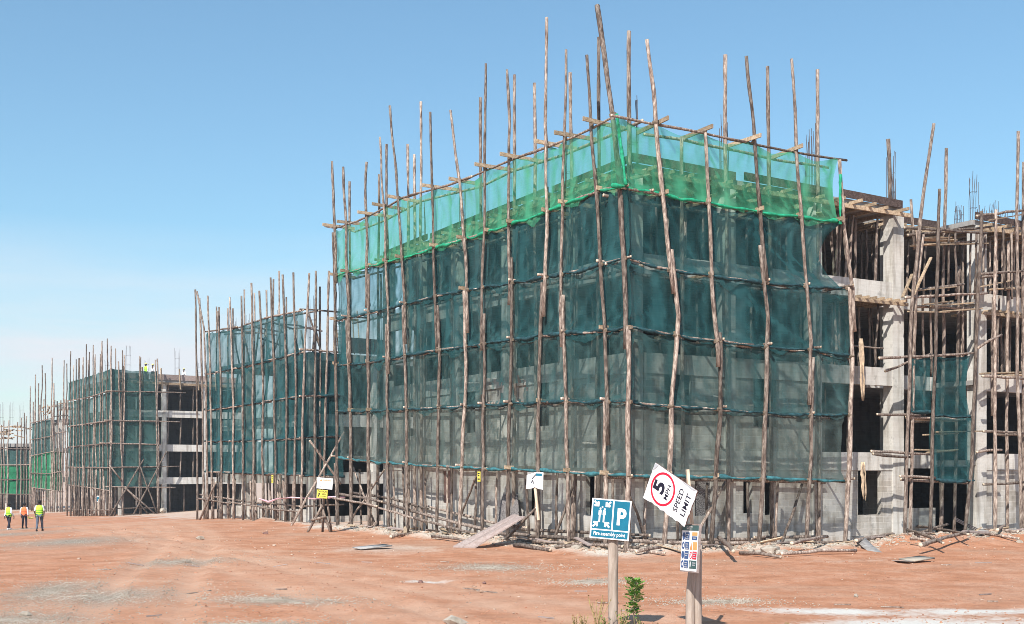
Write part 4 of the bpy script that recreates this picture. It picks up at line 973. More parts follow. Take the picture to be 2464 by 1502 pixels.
# ------------------------------------------------------------------ the far blocks
def far_block(name, blk, C, L, R, FLf, FRf, ulen, vlen, base, floors, deck, inset=1.2, cols=4.2, block_walls=False):
    W = C + L * inset + R * inset
    b = thing(name, blk, 'building', (W.x, W.y, base), (0, 0, atan2(R.y, R.x)))
    F = [z - base for z in floors]; D = deck - base
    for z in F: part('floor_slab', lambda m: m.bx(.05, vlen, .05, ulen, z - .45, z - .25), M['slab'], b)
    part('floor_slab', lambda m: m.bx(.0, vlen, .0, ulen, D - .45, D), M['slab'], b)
    for z in F:
        part('edge_beam', lambda m: m.bx(-.02, .2, .4, ulen, z - .7, z), M['concrete'], b)
        part('edge_beam', lambda m: m.bx(.4, vlen, -.02, .2, z - .7, z), M['concrete'], b)
    u = 0
    while u < ulen - .3: part('column', lambda m: m.bx(-.05, .4, u, u + .42, -1, D - .46), M['concrete'], b); u += cols
    v = cols
    while v < vlen: part('column', lambda m: m.bx(v, v + .42, -.05, .4, -1, D - .46), M['concrete'], b); v += cols
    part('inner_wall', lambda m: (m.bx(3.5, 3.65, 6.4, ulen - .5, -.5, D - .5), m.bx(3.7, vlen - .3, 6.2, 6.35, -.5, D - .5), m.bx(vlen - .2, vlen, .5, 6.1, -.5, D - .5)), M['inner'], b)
    if block_walls: part('block_wall', lambda m: (m.bx(.05, .2, .45, ulen, -.5, 1.0), m.bx(.45, vlen, .05, .2, -.5, .6)), M['block'], b)
    return b, W
def far_poles(face, t0, t1, n_, ztop, blk, side, group, base, d=0, r=.07, lean=.35, lst=None):
    for k in range(n_):
        t_ = t0 + (t1 - t0) * (k / max(1, n_ - 1)) + random.uniform(-.15, .15)
        ln = random.uniform(-lean, lean); zt = ztop(t_) + random.uniform(-.9, .9)
        q = face.xy(t_, d); zb = g(q.x, q.y) - .15
        mid = (zb + zt) / 2
        pole('scaffold_pole', [face.pt(t_, zb, d), face.pt(t_ + ln * .3, mid, d + random.uniform(-.05, .05)), face.pt(t_ + ln, zt, d)], r, r * .8,
             f'{ordw(k + 1)} upright pole from near corner, {side} of {blk}', group, sides=6, step=1.2, wob=.03)
# ---- second block
BK2 = 'second netted block'
B2, W2 = far_block('concrete_building', 'second concrete block with dull teal nets, between the nearest block and the open one', C2, L2, R2, F2L, F2R, 12.4, 14, -.6, [2.6, 6.0], 9.6, block_walls=True)
S2L = [[(490, 800), (560, 790), (640, 762), (726, 745)], [(490, 901), (600, 878), (726, 847)], [(490, 987), (600, 972), (726, 954)], [(490, 1062), (600, 1060), (726, 1053)], [(490, 1136), (600, 1140), (726, 1144)], [(478, 1190), (600, 1208), (726, 1221)]]
S2R = [[(722, 745), (820, 752)], [(722, 842), (820, 848)], [(722, 954), (820, 952)], [(722, 1053), (820, 1050)], [(722, 1145), (820, 1146)], [(722, 1221), (830, 1216)]]
T2L = [tab(F2L, p) for p in S2L]; T2R = [tab(F2R, p) for p in S2R]
P2 = [[(475, 1258), (474, 900), (470, 697)], [(492, 1260), (486, 900), (480, 717)], [(500, 1257), (497, 1000), (492, 790), (474, 702)], [(511, 1257), (506, 900), (500, 712)], [(534, 1258), (531, 900), (524, 749)], [(562, 1260), (560, 900), (553, 715)],
      [(585, 1262), (584, 900), (581, 712)], [(610, 1264), (609, 900), (605, 681)], [(633, 1266), (632, 900), (624, 700)], [(664, 1268), (660, 900), (651, 668)], [(687, 1270), (690, 900), (680, 661)], [(708, 1270), (712, 900), (706, 656)], [(724, 1270), (731, 900), (744, 657)]]
G2 = 'upright scaffold poles of the second block'
for i, pl in enumerate(P2):
    p = [F2L.at(x, y) for x, y in pl]; p[0].z = g(p[0].x, p[0].y) - .15
    pole('scaffold_pole', p, .072, .062, f'{ordw(len(P2) - i)} upright pole from near corner, long face of {BK2}', G2, sides=7, step=.9)
for i, (x, y) in enumerate(((521, 738), (527, 739), (548, 742), (560, 742), (588, 697), (612, 705), (641, 698), (672, 652), (689, 715), (658, 672))):
    p = [F2L.at(x + 3, 1255, 1.1), F2L.at(x, y, 1.1)]; p[0].z = g(p[0].x, p[0].y) - .1
    pole('scaffold_pole', p, .066, .055, f'{ordw(i + 1)} inner pole from left, long face of {BK2}', G2, sides=6, step=.9)
for i, (xb, xt, y) in enumerate(((756, 760, 652), (776, 792, 652), (770, 770, 690))):
    p = [F2R.at(xb, 1275, .1 * i), F2R.at(xt, y, .1 * i)]; p[0].z = g(p[0].x, p[0].y) - .1
    pole('scaffold_pole', p, .075, .065, f'{ordw(i + 1)} upright pole on the short face of {BK2} beside the nearest block', G2, sides=7, step=.9)
RG2 = 'horizontal rails of the second block'
for i in range(6):
    lf = LIFT[i] if i < 5 else 'knee high'
    rails(F2L, T2L[i], lf, 'long face', BK2, RG2, 3, .10, .058)
    rails(F2R, T2R[i], lf, 'short face', BK2, RG2, 1, .10, .058)
rails(F2L, [(a_, b_ - .25) for a_, b_ in T2L[5]], 'shin high', 'long face', BK2, RG2, 3, -.1, .055)
rails(F2L, [(a_, b_ + .05) for a_, b_ in T2L[0]], 'topmost inner', 'long face', BK2, RG2, 2, 1.1, .06)
for i in range(4):
    ties = sorted(F2L.t(cut_poly(pl, 900)[0][0]) for pl in P2)
    net(F2L, 0, F2L.t(490), fn(T2L[i]), fn(T2L[i + 1], .04), ties, M['net'], f'faded teal net strip, {["highest", "second", "third", "lowest"][i]} on the long face of {BK2}', 'net strips of the second block', hem=M['hem'], fold=.06, sag=.12, dens=.28)
    if i: net(F2R, 0, F2R.t(830), fn(T2R[i]), fn(T2R[i + 1], .04), [0, F2R.t(756), F2R.t(792)], M['net'], f'faded teal net strip, {["highest", "second", "third", "lowest"][i]} on the short face of {BK2}', 'net strips of the second block', hem=M['hem'], fold=.06, sag=.12, dens=.3)
# long braces by the gap between first and second block
for (x0, y0, x1, y1, lab) in ((700, 1268, 828, 1040, 'long thin brace slanting up to the right between the two front blocks'), (480, 1262, 520, 1160, 'pale board leaning at left end of the second block'), (745, 1060, 690 + 130, 1165, 'thin brace slanting down right by the warning sign')):
    p = [F2R.at(x0, y0, -2) if x0 > 600 else F2L.at(x0, y0, -.5), F2R.at(x1, y1, -2) if x0 > 600 else F2L.at(x1, y1, -.2)]
    if y0 > 1200: p[0].z = g(p[0].x, p[0].y) - .05
    pole('brace_pole', p, .07, .06, lab, None, 'brace')
for k in range(9):   # stub props under the net, ground floor
    pass
def loc_of(W, R, L, v, u, z): q = W + R * v + L * u; return Vector((q.x, q.y, z))
for i in range(16):
    u = .6 + i * .75; fl = (2.35, 5.75)[i % 2]
    pole('prop_pole', [loc_of(W2, R2, L2, random.uniform(.4, 1.2), u, fl), loc_of(W2, R2, L2, random.uniform(.4, 1.2), u + random.uniform(-.2, .2), (5.3, 9.1)[i % 2])], .07, .06, f'{ordw(i // 2 + 1)} prop from corner behind net, {("second", "top")[i % 2]} floor of {BK2}', 'props in the second block', 'prop pole', sides=6, step=1)
for (u, v, lab) in ((.3, 2.0, 'tall tied rebar cage beside the top right of the second block'), (.2, .2, 'rebar cage over the corner of the second block'), (4.2, .2, 'rebar bars over the long face, second block middle'), (8.4, .2, 'rebar bars over the left part of the second block'), (11, .2, 'rebar bars near the left end of the second block')):
    q = loc_of(W2, R2, L2, v, u, 9.5); e = rebar(q, 8, 4.4 if 'tall' in lab else 3.2, lab, .16)
    for ch in e.children:
        if ch.name.startswith('stirrup') and 'tall' in lab:
            mm = MB()
            for k in range(12): mm.tube([(-.16, -.16, .2 + k * .22), (.16, -.16, .2 + k * .22), (.16, .16, .2 + k * .22), (-.16, .16, .2 + k * .22), (-.16, -.16, .2 + k * .22)], .014, 4)
            s2 = mm.build('stirrup', M['steel'], e)
for k in range(7):
    q = loc_of(W2, R2, L2, 1.0 + k * .35, -.2 + random.uniform(-.2, .2), 9.6); m = MB(); m.beam(q, q + Vector((random.uniform(-.2, .2), 0, random.uniform(1.6, 2.6))), .16, .05)
    tag(m.build('upright_board', M['timber'], None, q), f'{ordw(k + 1)} upright formwork board from the left on the roof corner of {BK2}', 'formwork board', 'formwork boards on the second block')
m = MB(); q = loc_of(W2, R2, L2, 2.0, -.3, 9.6); m.box(q + Vector((1.2, .2, .45)), (2.6, .1, .9), Matrix.Rotation(atan2(R2.y, R2.x), 3, 'Z')); tag(m.build('edge_board', M['ply'], None, q), 'dark formwork panel on the roof edge of the second block', 'edge board')
for i in range(14):
    u = .4 + i * .85; z0 = 9.6
    pole('prop_pole', [loc_of(W2, R2, L2, random.uniform(.1, 1.6), u, z0), loc_of(W2, R2, L2, random.uniform(.1, 1.6), u + random.uniform(-.3, .3), z0 + random.uniform(1.4, 2.6))], .06, .055, f'{ordw(i + 1)} upright timber from corner on the deck behind the top net, {BK2}', 'timbers on the deck of the second block', 'prop pole', sides=6, step=1)
for i in range(9):
    u = .2 + i * 1.3; z = 9.7 + random.uniform(.5, 2.2); m = MB(); m.beam(loc_of(W2, R2, L2, -.6, u, z), loc_of(W2, R2, L2, random.uniform(1, 2.5), u + random.uniform(-.6, 1.6), z + random.uniform(-.3, .3)), .16, .07)
    tag(m.build('loose_board', M['oldtimber'], None, loc_of(W2, R2, L2, 0, u, z)), f'{ordw(i + 1)} board from corner across the top lift of the {BK2}', 'loose board', 'boards on the top lift of the second block')
for i in range(14):
    px = 497 + i * 17.5 + random.uniform(-5, 5)
    upright(F2L, px, 1262, 1146 + random.uniform(-3, 14), random.choice((.4, .7, 1.0)), f'{ordw(i + 1)} short ground prop from left under the net of the {BK2}', 'ground props of the second block', .07, dx=random.uniform(-5, 5))
# ---- third block: open bays on its right
BK3 = 'the third block'
fy = lambda cy: 823.4 + .2884 * cy
fx = lambda cx: 156 + .2884 * cx
zz3 = lambda cy, Y=116: CAMZ + (HY - fy(cy)) / FPX * Y
B3, W3 = far_block('concrete_building', 'third concrete block with black open bays and pale beams, far left', C3, L3, R3, F3L, F3R, 14.5, 13, -2.2, [zz3(1130), zz3(850), zz3(560)], zz3(300), cols=4.3)
S3L = [[(20, 330), (200, 275), (385, 215)], [(20, 492), (200, 462), (385, 405)], [(20, 706), (385, 655)], [(20, 880), (385, 842)], [(20, 1042), (385, 1045)], [(20, 1190), (200, 1215), (385, 1245)], [(20, 1400), (385, 1400)]]
S3R = [[(385, 215), (600, 236), (785, 240)], [(340, 405), (1010, 420)], [(330, 655), (960, 668)], [(290, 840), (800, 852)], [(370, 1045), (960, 1035)], [(340, 1205), (920, 1212)], [(385, 1392), (790, 1384)]]
T3L = [tab(F3L, [(fx(a_), fy(b_)) for a_, b_ in p]) for p in S3L]; T3R = [tab(F3R, [(fx(a_), fy(b_)) for a_, b_ in p]) for p in S3R]
G3 = 'upright scaffold poles of the third block'
tE = F3L.t(fx(20))
for j, (dd, nn) in enumerate(((0, 14), (1.1, 8))):
    far_poles(F3L, .1, tE, nn, lambda t_: interp(T3L[0], t_) + 2.4, BK3, 'long face' if j == 0 else 'inner long row', G3, 0, dd, .068)
for i, (xb, xt, yt) in enumerate(((480, 497, 108), (490, 447, 160), (625, 625, 118), (633, 632, 125), (775, 757, 148), (786, 772, 138), (372, 388, 60))):
    p = [F3R.at(fx(xb), fy(1430), -.05 + .1 * (i % 2)), F3R.at(fx((xb + xt) / 2), fy(780), 0), F3R.at(fx(xt), fy(yt), 0)]; p[0].z = g(p[0].x, p[0].y) - .15
    pole('scaffold_pole', p, .08, .07, f'{ordw(i + 1)} upright pole on the short netted face of {BK3}', G3, sides=6, step=1.2, wob=.03)
RG3 = 'horizontal rails of the third block'
for i in range(1, 7):
    lf = ['', 'topmost', 'second highest', 'third highest', 'fourth highest', 'fifth highest', 'knee high'][i]
    rails(F3L, T3L[i], lf, 'long face', BK3, RG3, 2, -.05, .065); rails(F3R, T3R[i], lf, 'short face', BK3, RG3, 1, -.05, .065)
tR3 = F3R.t(fx(780))
for i in range(5):
    tt = [tE * k / 14 for k in range(15)]
    net(F3L, 0, tE, fn(T3L[i]), fn(T3L[i + 1]), tt, M['farnet'], f'{["highest", "second", "third", "fourth", "lowest"][i]} grey teal net strip, long face of {BK3}', 'net strips of the third block', dens=.5, fold=.08, sag=.15, hem=M['farhem'] if i else None, hemr=.06)
    net(F3R, 0, tR3, fn(T3R[i]), fn(T3R[i + 1]), [0, F3R.t(fx(490)), F3R.t(fx(630)), tR3], M['farnet'], f'{["highest", "second", "third", "fourth", "lowest"][i]} grey teal net strip, short face of {BK3}', 'net strips of the third block', dens=.4, fold=.08, sag=.12, hem=M['farhem'] if i else None, hemr=.06)
for (x0, y0, x1, y1, lab) in ((370, 1455, 660, 975, 'long brace rising to the right, left of the open bays'), (565, 1430, 850, 910, 'long brace rising to the right beside the open bays'), (760, 1400, 500, 1215, 'cross brace falling to the right by the third block corner'), (700, 1430, 505, 1205, 'lower cross brace of the third block corner'), (770, 1400, 630, 1040, 'steep cross brace of the third block'), (470, 1150, 375, 1030, 'short brace near the third block corner')):
    p = [F3R.at(fx(x0), fy(y0), -.2), F3R.at(fx(x1), fy(y1), -.2)]
    if y0 > 1390: p[0].z = g(p[0].x, p[0].y) - .1
    pole('brace_pole', p, .08, .07, lab, 'braces of the third block', 'brace', sides=6, step=1.5)
for i in range(9):   # braces leaning along the long face
    t_ = .8 + i * 1.5; pole('brace_pole', [F3L.pt(t_, g(*F3L.xy(t_, -.4)) - .1, -.4), F3L.pt(t_ + random.uniform(.8, 1.6), random.uniform(1.5, 3.4), 0)], .07, .06, f'{ordw(i + 1)} leaning brace from corner, long face of {BK3}', 'braces of the third block', 'brace', sides=6, step=1.5)
for fl in range(3):
    z0 = [zz3(1130), zz3(850), zz3(560)][fl]; z1 = [zz3(850), zz3(560), zz3(270)][fl]
    for i in range(4):
        v = 5.0 + i * 1.35
        pole('prop_pole', [loc_of(W3, R3, L3, v, .6, z0 - .25), loc_of(W3, R3, L3, v + .1, .6, z1 - .7)], .085, .075, f'{ordw(i + 1)} prop from left in {("second", "third", "top")[fl]} floor opening, {BK3}', 'props in the open bays of the third block', 'prop pole', sides=6, step=1.5)
for i in range(3):
    v = 5.3 + i * 1.5; q = loc_of(W3, R3, L3, v, .6, zz3(1180)); pole('prop_pole', [loc_of(W3, R3, L3, v, .7, -1.9), loc_of(W3, R3, L3, v, .7, zz3(1185))], .085, .075, f'{ordw(i + 1)} prop from left in ground opening of {BK3}', 'props in the open bays of the third block', 'prop pole', sides=6, step=1.5)
for i in range(4):
    m = MB(); m.beam(loc_of(W3, R3, L3, -.05 + i * 3.1, -.06, zz3(277)), loc_of(W3, R3, L3, 2.95 + i * 3.1, -.06, zz3(277)), .06, .55); tag(m.build('edge_board', M['oldtimber'], None, loc_of(W3, R3, L3, i * 3.1, 0, zz3(300))), f'{ordw(i + 1)} grey edge board from left along the roof of the third block', 'edge board', 'edge boards of the third block')
m = MB(); q0 = loc_of(W3, R3, L3, -.3, -.25, zz3(330)); q1 = loc_of(W3, R3, L3, 11, -.25, zz3(335)); m.beam(q0, q1, .12, .22); tag(m.build('formwork_beam', M['timber'], None, q0), 'timber bearer along the roof edge of the third block', 'formwork beam')
for i in range(6):
    q = loc_of(W3, R3, L3, .2 + i * 1.9, -.45, zz3(330)); m = MB(); m.beam(q + Vector((.15, 0, -.6)), q + Vector((0, 0, 1.5)), .3, .08); tag(m.build('upright_board', M['timber'], None, q), f'{ordw(i + 1)} pale upright board from the left on the roof edge of {BK3}', 'formwork board', 'upright boards on the third block')
for i in range(10):
    q = F3L.pt(.3 + i * .45, zz3(330), .8); m = MB(); m.beam(q, q + Vector((L3.x * 1.4, L3.y * 1.4, random.uniform(.3, 1.2))), .14, .05); tag(m.build('loose_board', M['timber'], None, q), f'{ordw(i + 1)} slanting board behind the highest net, corner of {BK3}', 'loose board', 'slanting boards on the third block')
for i, (v, u) in enumerate(((1, .4), (3, 1), (6.2, 1), (8.6, 1), (9.8, 1.5), (.3, 5))):
    rebar(loc_of(W3, R3, L3, v, u, zz3(262)), 4, 3.0 if i in (0, 2) else 1.8, f'{ordw(i + 1)} bunch of starter bars along the roof of the third block', .2)
p = F3R.at(fx(820), fy(1400), -.3); m = MB(); m.rock((p.x, p.y, g(p.x, p.y) + .25), .42, 0, .9); tag(m.build('white_sack', M['rubble'], None, p), 'pale round sack at the foot of the open bays', 'sack')
for i in range(16):
    t_ = .3 + i * tE / 16 + random.uniform(-.2, .2); q = F3L.xy(t_, .5); zb = g(q.x, q.y) - .1
    pole('prop_pole', [F3L.pt(t_, zb, .5), F3L.pt(t_ + random.uniform(-.3, .3), zb + random.uniform(2.2, 3.3), .6)], .07, .06, f'{ordw(i + 1)} short ground prop from corner under the long net of {BK3}', 'ground props of the third block', 'prop pole', sides=6, step=1.2)
# ---- fourth block
BK4 = 'fourth block with green net'
f4x = lambda cx: .3467 * cx
f4y = lambda cy: 780 + .3467 * cy
z4 = lambda cy, Y=157: CAMZ + (HY - f4y(cy)) / FPX * Y
B4, W4 = far_block('concrete_building', 'fourth concrete block, behind the workers, with bright green net at its corner', C4, L4, R4, F4L, F4R, 9.5, 10, -3.2, [z4(1060), z4(860)], z4(660), cols=4)
S4L = [[(215, 690), (365, 655)], [(215, 802), (365, 775)], [(215, 915), (365, 885)], [(215, 1035), (365, 1040)], [(215, 1135), (365, 1155)]]
S4R = [[(365, 640), (470, 630)], [(365, 760), (460, 745)], [(365, 888), (440, 888)], [(365, 1035), (440, 1020)], [(365, 1155), (440, 1160)]]
T4L = [tab(F4L, [(f4x(a_), f4y(b_)) for a_, b_ in p]) for p in S4L]; T4R = [tab(F4R, [(f4x(a_), f4y(b_)) for a_, b_ in p]) for p in S4R]
G4 = 'upright scaffold poles of the fourth block'
t4 = F4L.t(f4x(215)); t4R = F4R.t(f4x(470))
for i, (xb, xt, yt) in enumerate(((218, 210, 430), (235, 248, 350), (258, 268, 410), (285, 292, 285), (320, 313, 340), (348, 362, 235), (362, 373, 410), (225, 232, 540), (300, 305, 520), (335, 330, 560), (245, 240, 600), (270, 276, 560))):
    p = [F4L.at(f4x(xb), f4y(1290), .0 if i < 7 else 1.0), F4L.at(f4x((xb + xt) / 2), f4y(850), 0 if i < 7 else 1), F4L.at(f4x(xt), f4y(yt), 0 if i < 7 else 1)]; p[0].z = g(p[0].x, p[0].y) - .2
    pole('scaffold_pole', p, .085, .075, f'{ordw(i + 1)} upright pole on the long face of {BK4}', G4, sides=6, step=1.6, wob=.04)
far_poles(F4R, .2, t4R, 6, lambda t_: z4(560), BK4, 'short face', G4, 0, 0, .10)
p = [F4R.at(f4x(432), f4y(1290), 0), F4R.at(f4x(445), f4y(250), 0)]; p[0].z = g(p[0].x, p[0].y) - .2; pole('scaffold_pole', p, .085, .075, 'tall single pole between the third and fourth blocks', G4, sides=6, step=1.6)
for i in range(5):
    lf = LIFT[i]; rails(F4L, T4L[i], lf, 'long face', BK4, 'horizontal rails of the fourth block', 1, -.05, .07); rails(F4R, T4R[i], lf, 'short face', BK4, 'horizontal rails of the fourth block', 1, -.05, .07)
for i in range(4):
    mt = M['farnet'] if i < 2 else M['fargreen']; nm = 'grey' if i < 2 else 'bright green'
    net(F4L, 0, t4, fn(T4L[i]), fn(T4L[i + 1]), [t4 * k / 6 for k in range(7)], mt, f'{["highest", "second", "third", "lowest"][i]} {nm} net strip, long face of {BK4}', 'net strips of the fourth block', dens=.6, fold=.1)
    if i >= 2: net(F4R, 0, F4R.t(f4x(440)), fn(T4R[i]), fn(T4R[i + 1]), [0, F4R.t(f4x(440))], M['fargreen'], f'{["", "", "upper", "lower"][i]} bright green net wrapped round the corner of {BK4}', 'net strips of the fourth block', dens=.4, fold=.1)
for i in range(14):
    t_ = random.uniform(0, t4R); z = z4(random.uniform(520, 650)); face = F4R if i % 2 else F4L
    if face is F4L: t_ = random.uniform(0, t4 * .6)
    m = MB(); m.beam(face.pt(t_, z, .5), face.pt(t_ + 2.6, z + random.uniform(-.3, .3), .6 + random.uniform(0, .6)), .2, .14); tag(m.build('loose_board', M['timber'], None, face.pt(t_, z, .5)), f'timber on the unfinished top of the fourth block, {ordw(i + 1)} of the stack', 'timber', 'timbers on top of the fourth block')
for i in range(6):
    pole('prop_pole', [F4R.pt(.4 + i * .8, z4(660), 1.2), F4R.pt(.5 + i * .8, z4(530), 1.2)], .10, .09, f'{ordw(i + 1)} prop from the corner on the top storey of {BK4}', 'props on the fourth block', 'prop pole', sides=6, step=2)
# ---- fifth block, cut by the left edge
BK5 = 'farthest block at the left edge'
O5 = Vector(((78 - CX) / FPX * 176, 176)); F5 = Face(O5, (-1, -.06), (.06, -1)); C5 = O5
B5 = thing('concrete_building', 'farthest concrete block, cut by the left edge, with stripes of green net', 'building', (O5.x, O5.y, -3.6), (0, 0, atan2(-.06, -1)))
z5 = lambda cy: CAMZ + (HY - f4y(cy)) / FPX * 178
D5 = z5(830) + 3.6
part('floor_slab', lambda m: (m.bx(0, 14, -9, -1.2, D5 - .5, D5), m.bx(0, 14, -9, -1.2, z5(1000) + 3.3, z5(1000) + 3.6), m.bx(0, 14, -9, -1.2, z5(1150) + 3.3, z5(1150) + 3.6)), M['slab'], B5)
for k in range(4): part('column', lambda m: m.bx(.2 + k * 4, .7 + k * 4, -1.7, -1.2, -.6, D5 - .5), M['concrete'], B5)
part('inner_wall', lambda m: m.bx(0, 14, -4.2, -4, -.6, D5 - .5), M['inner'], B5)
for i, (xb, xt, yt) in enumerate(((8, 10, 700), (50, 62, 668), (115, 122, 680), (142, 148, 650), (165, 169, 615), (205, 210, 660), (182, 184, 640), (30, 28, 670), (-20, -20, 650))):
    p = [F5.at(f4x(xb), f4y(1285)), F5.at(f4x((xb + xt) / 2 + random.uniform(-3, 3)), f4y(950)), F5.at(f4x(xt), f4y(yt))]; p[0].z = g(p[0].x, p[0].y) - .2
    pole('scaffold_pole', p, .10, .085, f'{ordw(i + 1)} upright pole of {BK5}', 'upright scaffold poles of the fifth block', sides=6, step=1.6, wob=.04)
S5 = [870, 975, 1078, 1180]
for i, cy in enumerate(S5):
    tb = [(F5.t(78), z5(cy)), (F5.t(-40), z5(cy + random.uniform(-8, 8)))]; tb.sort()
    rails(F5, tb, ['topmost', 'second highest', 'third highest', 'lowest'][i], 'front', BK5, 'horizontal rails of the fifth block', 1, -.05, .08)
for i in range(3):
    net(F5, F5.t(76), F5.t(-40), lambda t_: z5(S5[i]), lambda t_: z5(S5[i + 1]), [F5.t(f4x(q)) for q in (210, 130, 60, 0, -60)], M['farnet' if i == 0 else 'fargreen'], f'{["dark upper", "middle green", "lower green"][i]} net strip of {BK5}', 'net strips of the fifth block', dens=.6, fold=.1, sag=.25)
for i in range(26):
    t_ = random.uniform(0, 6.5); z = z5(random.uniform(705, 800)); m = MB(); m.beam(F5.pt(t_, z, .4 + random.random()), F5.pt(t_ + random.uniform(.8, 2.2), z + random.uniform(-.4, .4), .4 + random.random()), .22, .16)
    tag(m.build('loose_board', M['timber'], None, F5.pt(t_, z, .4)), 'timber in the tangle of formwork on top of the farthest block', 'timber', 'tangle of timber on the fifth block')
for i in range(5): rebar(F5.pt(.6 + i * 1.5, z5(700), 1.5), 4, 3.6, f'{ordw(i + 1)} bunch of starter bars from the right over the farthest block', .25)

# ------------------------------------------------------------------ writing and signs
def text_shape(body, height, width=None, bold=0.0, align='CENTER'):
    cu = bpy.data.curves.new('lettering', 'FONT'); cu.body = body; cu.size = 1; cu.offset = bold; cu.resolution_u = 3
    cu.align_x = align
    ob = bpy.data.objects.new('lettering', cu); COL.objects.link(ob)
    dg = bpy.context.evaluated_depsgraph_get(); me = bpy.data.meshes.new_from_object(ob.evaluated_get(dg))
    vs = [v.co.copy() for v in me.vertices]; fs = [list(p.vertices) for p in me.polygons]
    bpy.data.objects.remove(ob); bpy.data.curves.remove(cu); bpy.data.meshes.remove(me)
    x0, x1 = min(v.x for v in vs), max(v.x for v in vs); y0, y1 = min(v.y for v in vs), max(v.y for v in vs)
    sy = height / (y1 - y0); sx = (width / (x1 - x0)) if width else sy
    cx = (x0 + x1) / 2
    return [((v.x - cx) * sx, (v.y - (y0 + y1) / 2) * sy) for v in vs], fs
class Flat:                                     # flat shapes on a board (x right, y up, z out of it)
    def __init__(s): s.m = MB()
    def poly(s, pts, z, mi=0):
        k = len(s.m.v); s.m.v += [Vector((x, y, z)) for x, y in pts]; s.m.face(list(range(k, k + len(pts))), mi)
    def rect(s, x0, x1, y0, y1, z, mi=0): s.poly([(x0, y0), (x1, y0), (x1, y1), (x0, y1)], z, mi)
    def disc(s, cx, cy, rx, ry, z, mi=0, n=28): s.poly([(cx + rx * cos(2 * pi * i / n), cy + ry * sin(2 * pi * i / n)) for i in range(n)], z, mi)
    def ring(s, cx, cy, r, r2, z, mi=0, n=48):
        k = len(s.m.v)
        for i in range(n):
            a = 2 * pi * i / n; s.m.v += [Vector((cx + r * cos(a), cy + r * sin(a), z)), Vector((cx + r2 * cos(a), cy + r2 * sin(a), z))]
        for i in range(n): j = (i + 1) % n; s.m.face([k + 2 * i, k + 2 * i + 1, k + 2 * j + 1, k + 2 * j], mi)
    def text(s, body, cx, cy, h, z, mi=0, width=None, bold=0.0):
        vs, fs = text_shape(body, h, width, bold); k = len(s.m.v)
        s.m.v += [Vector((cx + x, cy + y, z)) for x, y in vs]
        for f in fs: s.m.face([k + i for i in f], mi)
    def arrow(s, cx, cy, ang, sz, z, mi=0):
        P = [(-.5, -.13), (-.02, -.13), (-.18, -.32), (.06, -.46), (.5, 0), (.06, .46), (-.18, .32), (-.02, .13), (-.5, .13)]
        c_, s_ = cos(ang), sin(ang); q = [(cx + (x * c_ - y * s_) * sz, cy + (x * s_ + y * c_) * sz) for x, y in P]
        s.poly([q[0], q[1], q[7], q[8]], z, mi); s.poly([q[1], q[4], q[7]], z, mi); s.poly([q[1], q[2], q[3], q[4]], z, mi); s.poly([q[4], q[5], q[6], q[7]], z, mi)
    def build(s, name, mats, parent): return s.m.build(name, mats, parent)
def board_frame(center, xdir, ydir):            # matrix whose columns are board x, y and normal
    x = Vector(xdir).normalized(); y = Vector(ydir); y = (y - x * y.dot(x)).normalized(); z = x.cross(y)
    m = Matrix((x, y, z)).transposed().to_4x4(); m.translation = center; return m
def place(o, mat, parent_loc):
    mm = mat.copy(); mm.translation = mat.translation - Vector(parent_loc); o.matrix_local = mm
def px_at(px, py, Y): return Vector(((px - CX) / FPX * Y, Y, CAMZ + (HY - py) / FPX * Y))
# --- fire assembly point
YS = 19.5; c = px_at(1469, 1250, YS); base = Vector((px_at(1478, 1502, YS).x, YS + .05, 0)); base.z = g(base.x, base.y)
S1 = thing('assembly_sign', 'blue fire assembly point sign with white P on a round wooden post', 'sign', base)
m = MB(); top = px_at(1476, 1218, YS + .12)
m.tube(resample([base + Vector((0, .1, -.3)), Vector((base.x - .01, base.y + .1, base.z + .8)), top], .15), [.086 + random.uniform(-.004, .004) for _ in range(40)], 14, 0, jit=.03)
po = m.build('post', M['postwood'], S1, None, True); po.location = -base
ang = radians(16); mat1 = board_frame(c, (cos(ang), -sin(ang), -.075), (.05, 0, 1))
w_, h_ = .335, .335
f = Flat(); f.m.bx(-w_, w_, -h_, h_, -.03, 0)
bo = f.build('board', [M['white']], S1); bo.data.materials.append(M['rust'])
for p in bo.data.polygons:
    if p.normal.z < .5: p.material_index = 1
place(bo, mat1, base)
f = Flat(); e = .003
f.rect(-w_ + .024, .022, -.172, h_ - .022, e); f.build('blue_panel', M['blue'], bo)
f = Flat(); f.rect(.048, w_ - .024, -.172, h_ - .022, e); f.build('blue_panel', M['blue'], bo); f = Flat(); f.rect(-w_ + .024, w_ - .024, -h_ + .022, -.196, e); f.build('blue_panel', M['blue'], bo)
f = Flat(); e = .006
for cx_, cy_, an in ((-.25, .245, -pi / 4), (-.055, .245, -3 * pi / 4), (-.25, -.095, pi / 4), (-.055, -.095, 3 * pi / 4)): f.arrow(cx_, cy_, an, .125, e)
for cx_, hy in ((-.186, .165), (-.114, .162)):
    f.disc(cx_ + .004, hy, .015, .019, e); f.rect(cx_ - .024, cx_ + .024, .062, .14, e); f.rect(cx_ - .016, cx_ + .012, -.06, .062, e)
f.disc(-.150, .195, .014, .017, e); f.build('emblem', M['white'], bo)
f = Flat(); f.text('P', .188, .055, .285, .006, 0, .155, .035); f.build('lettering', M['white'], bo); f = Flat(); f.text('Fire assembly point', 0, -.258, .082, .006, 0, .54, .018); f.build('lettering', M['white'], bo)
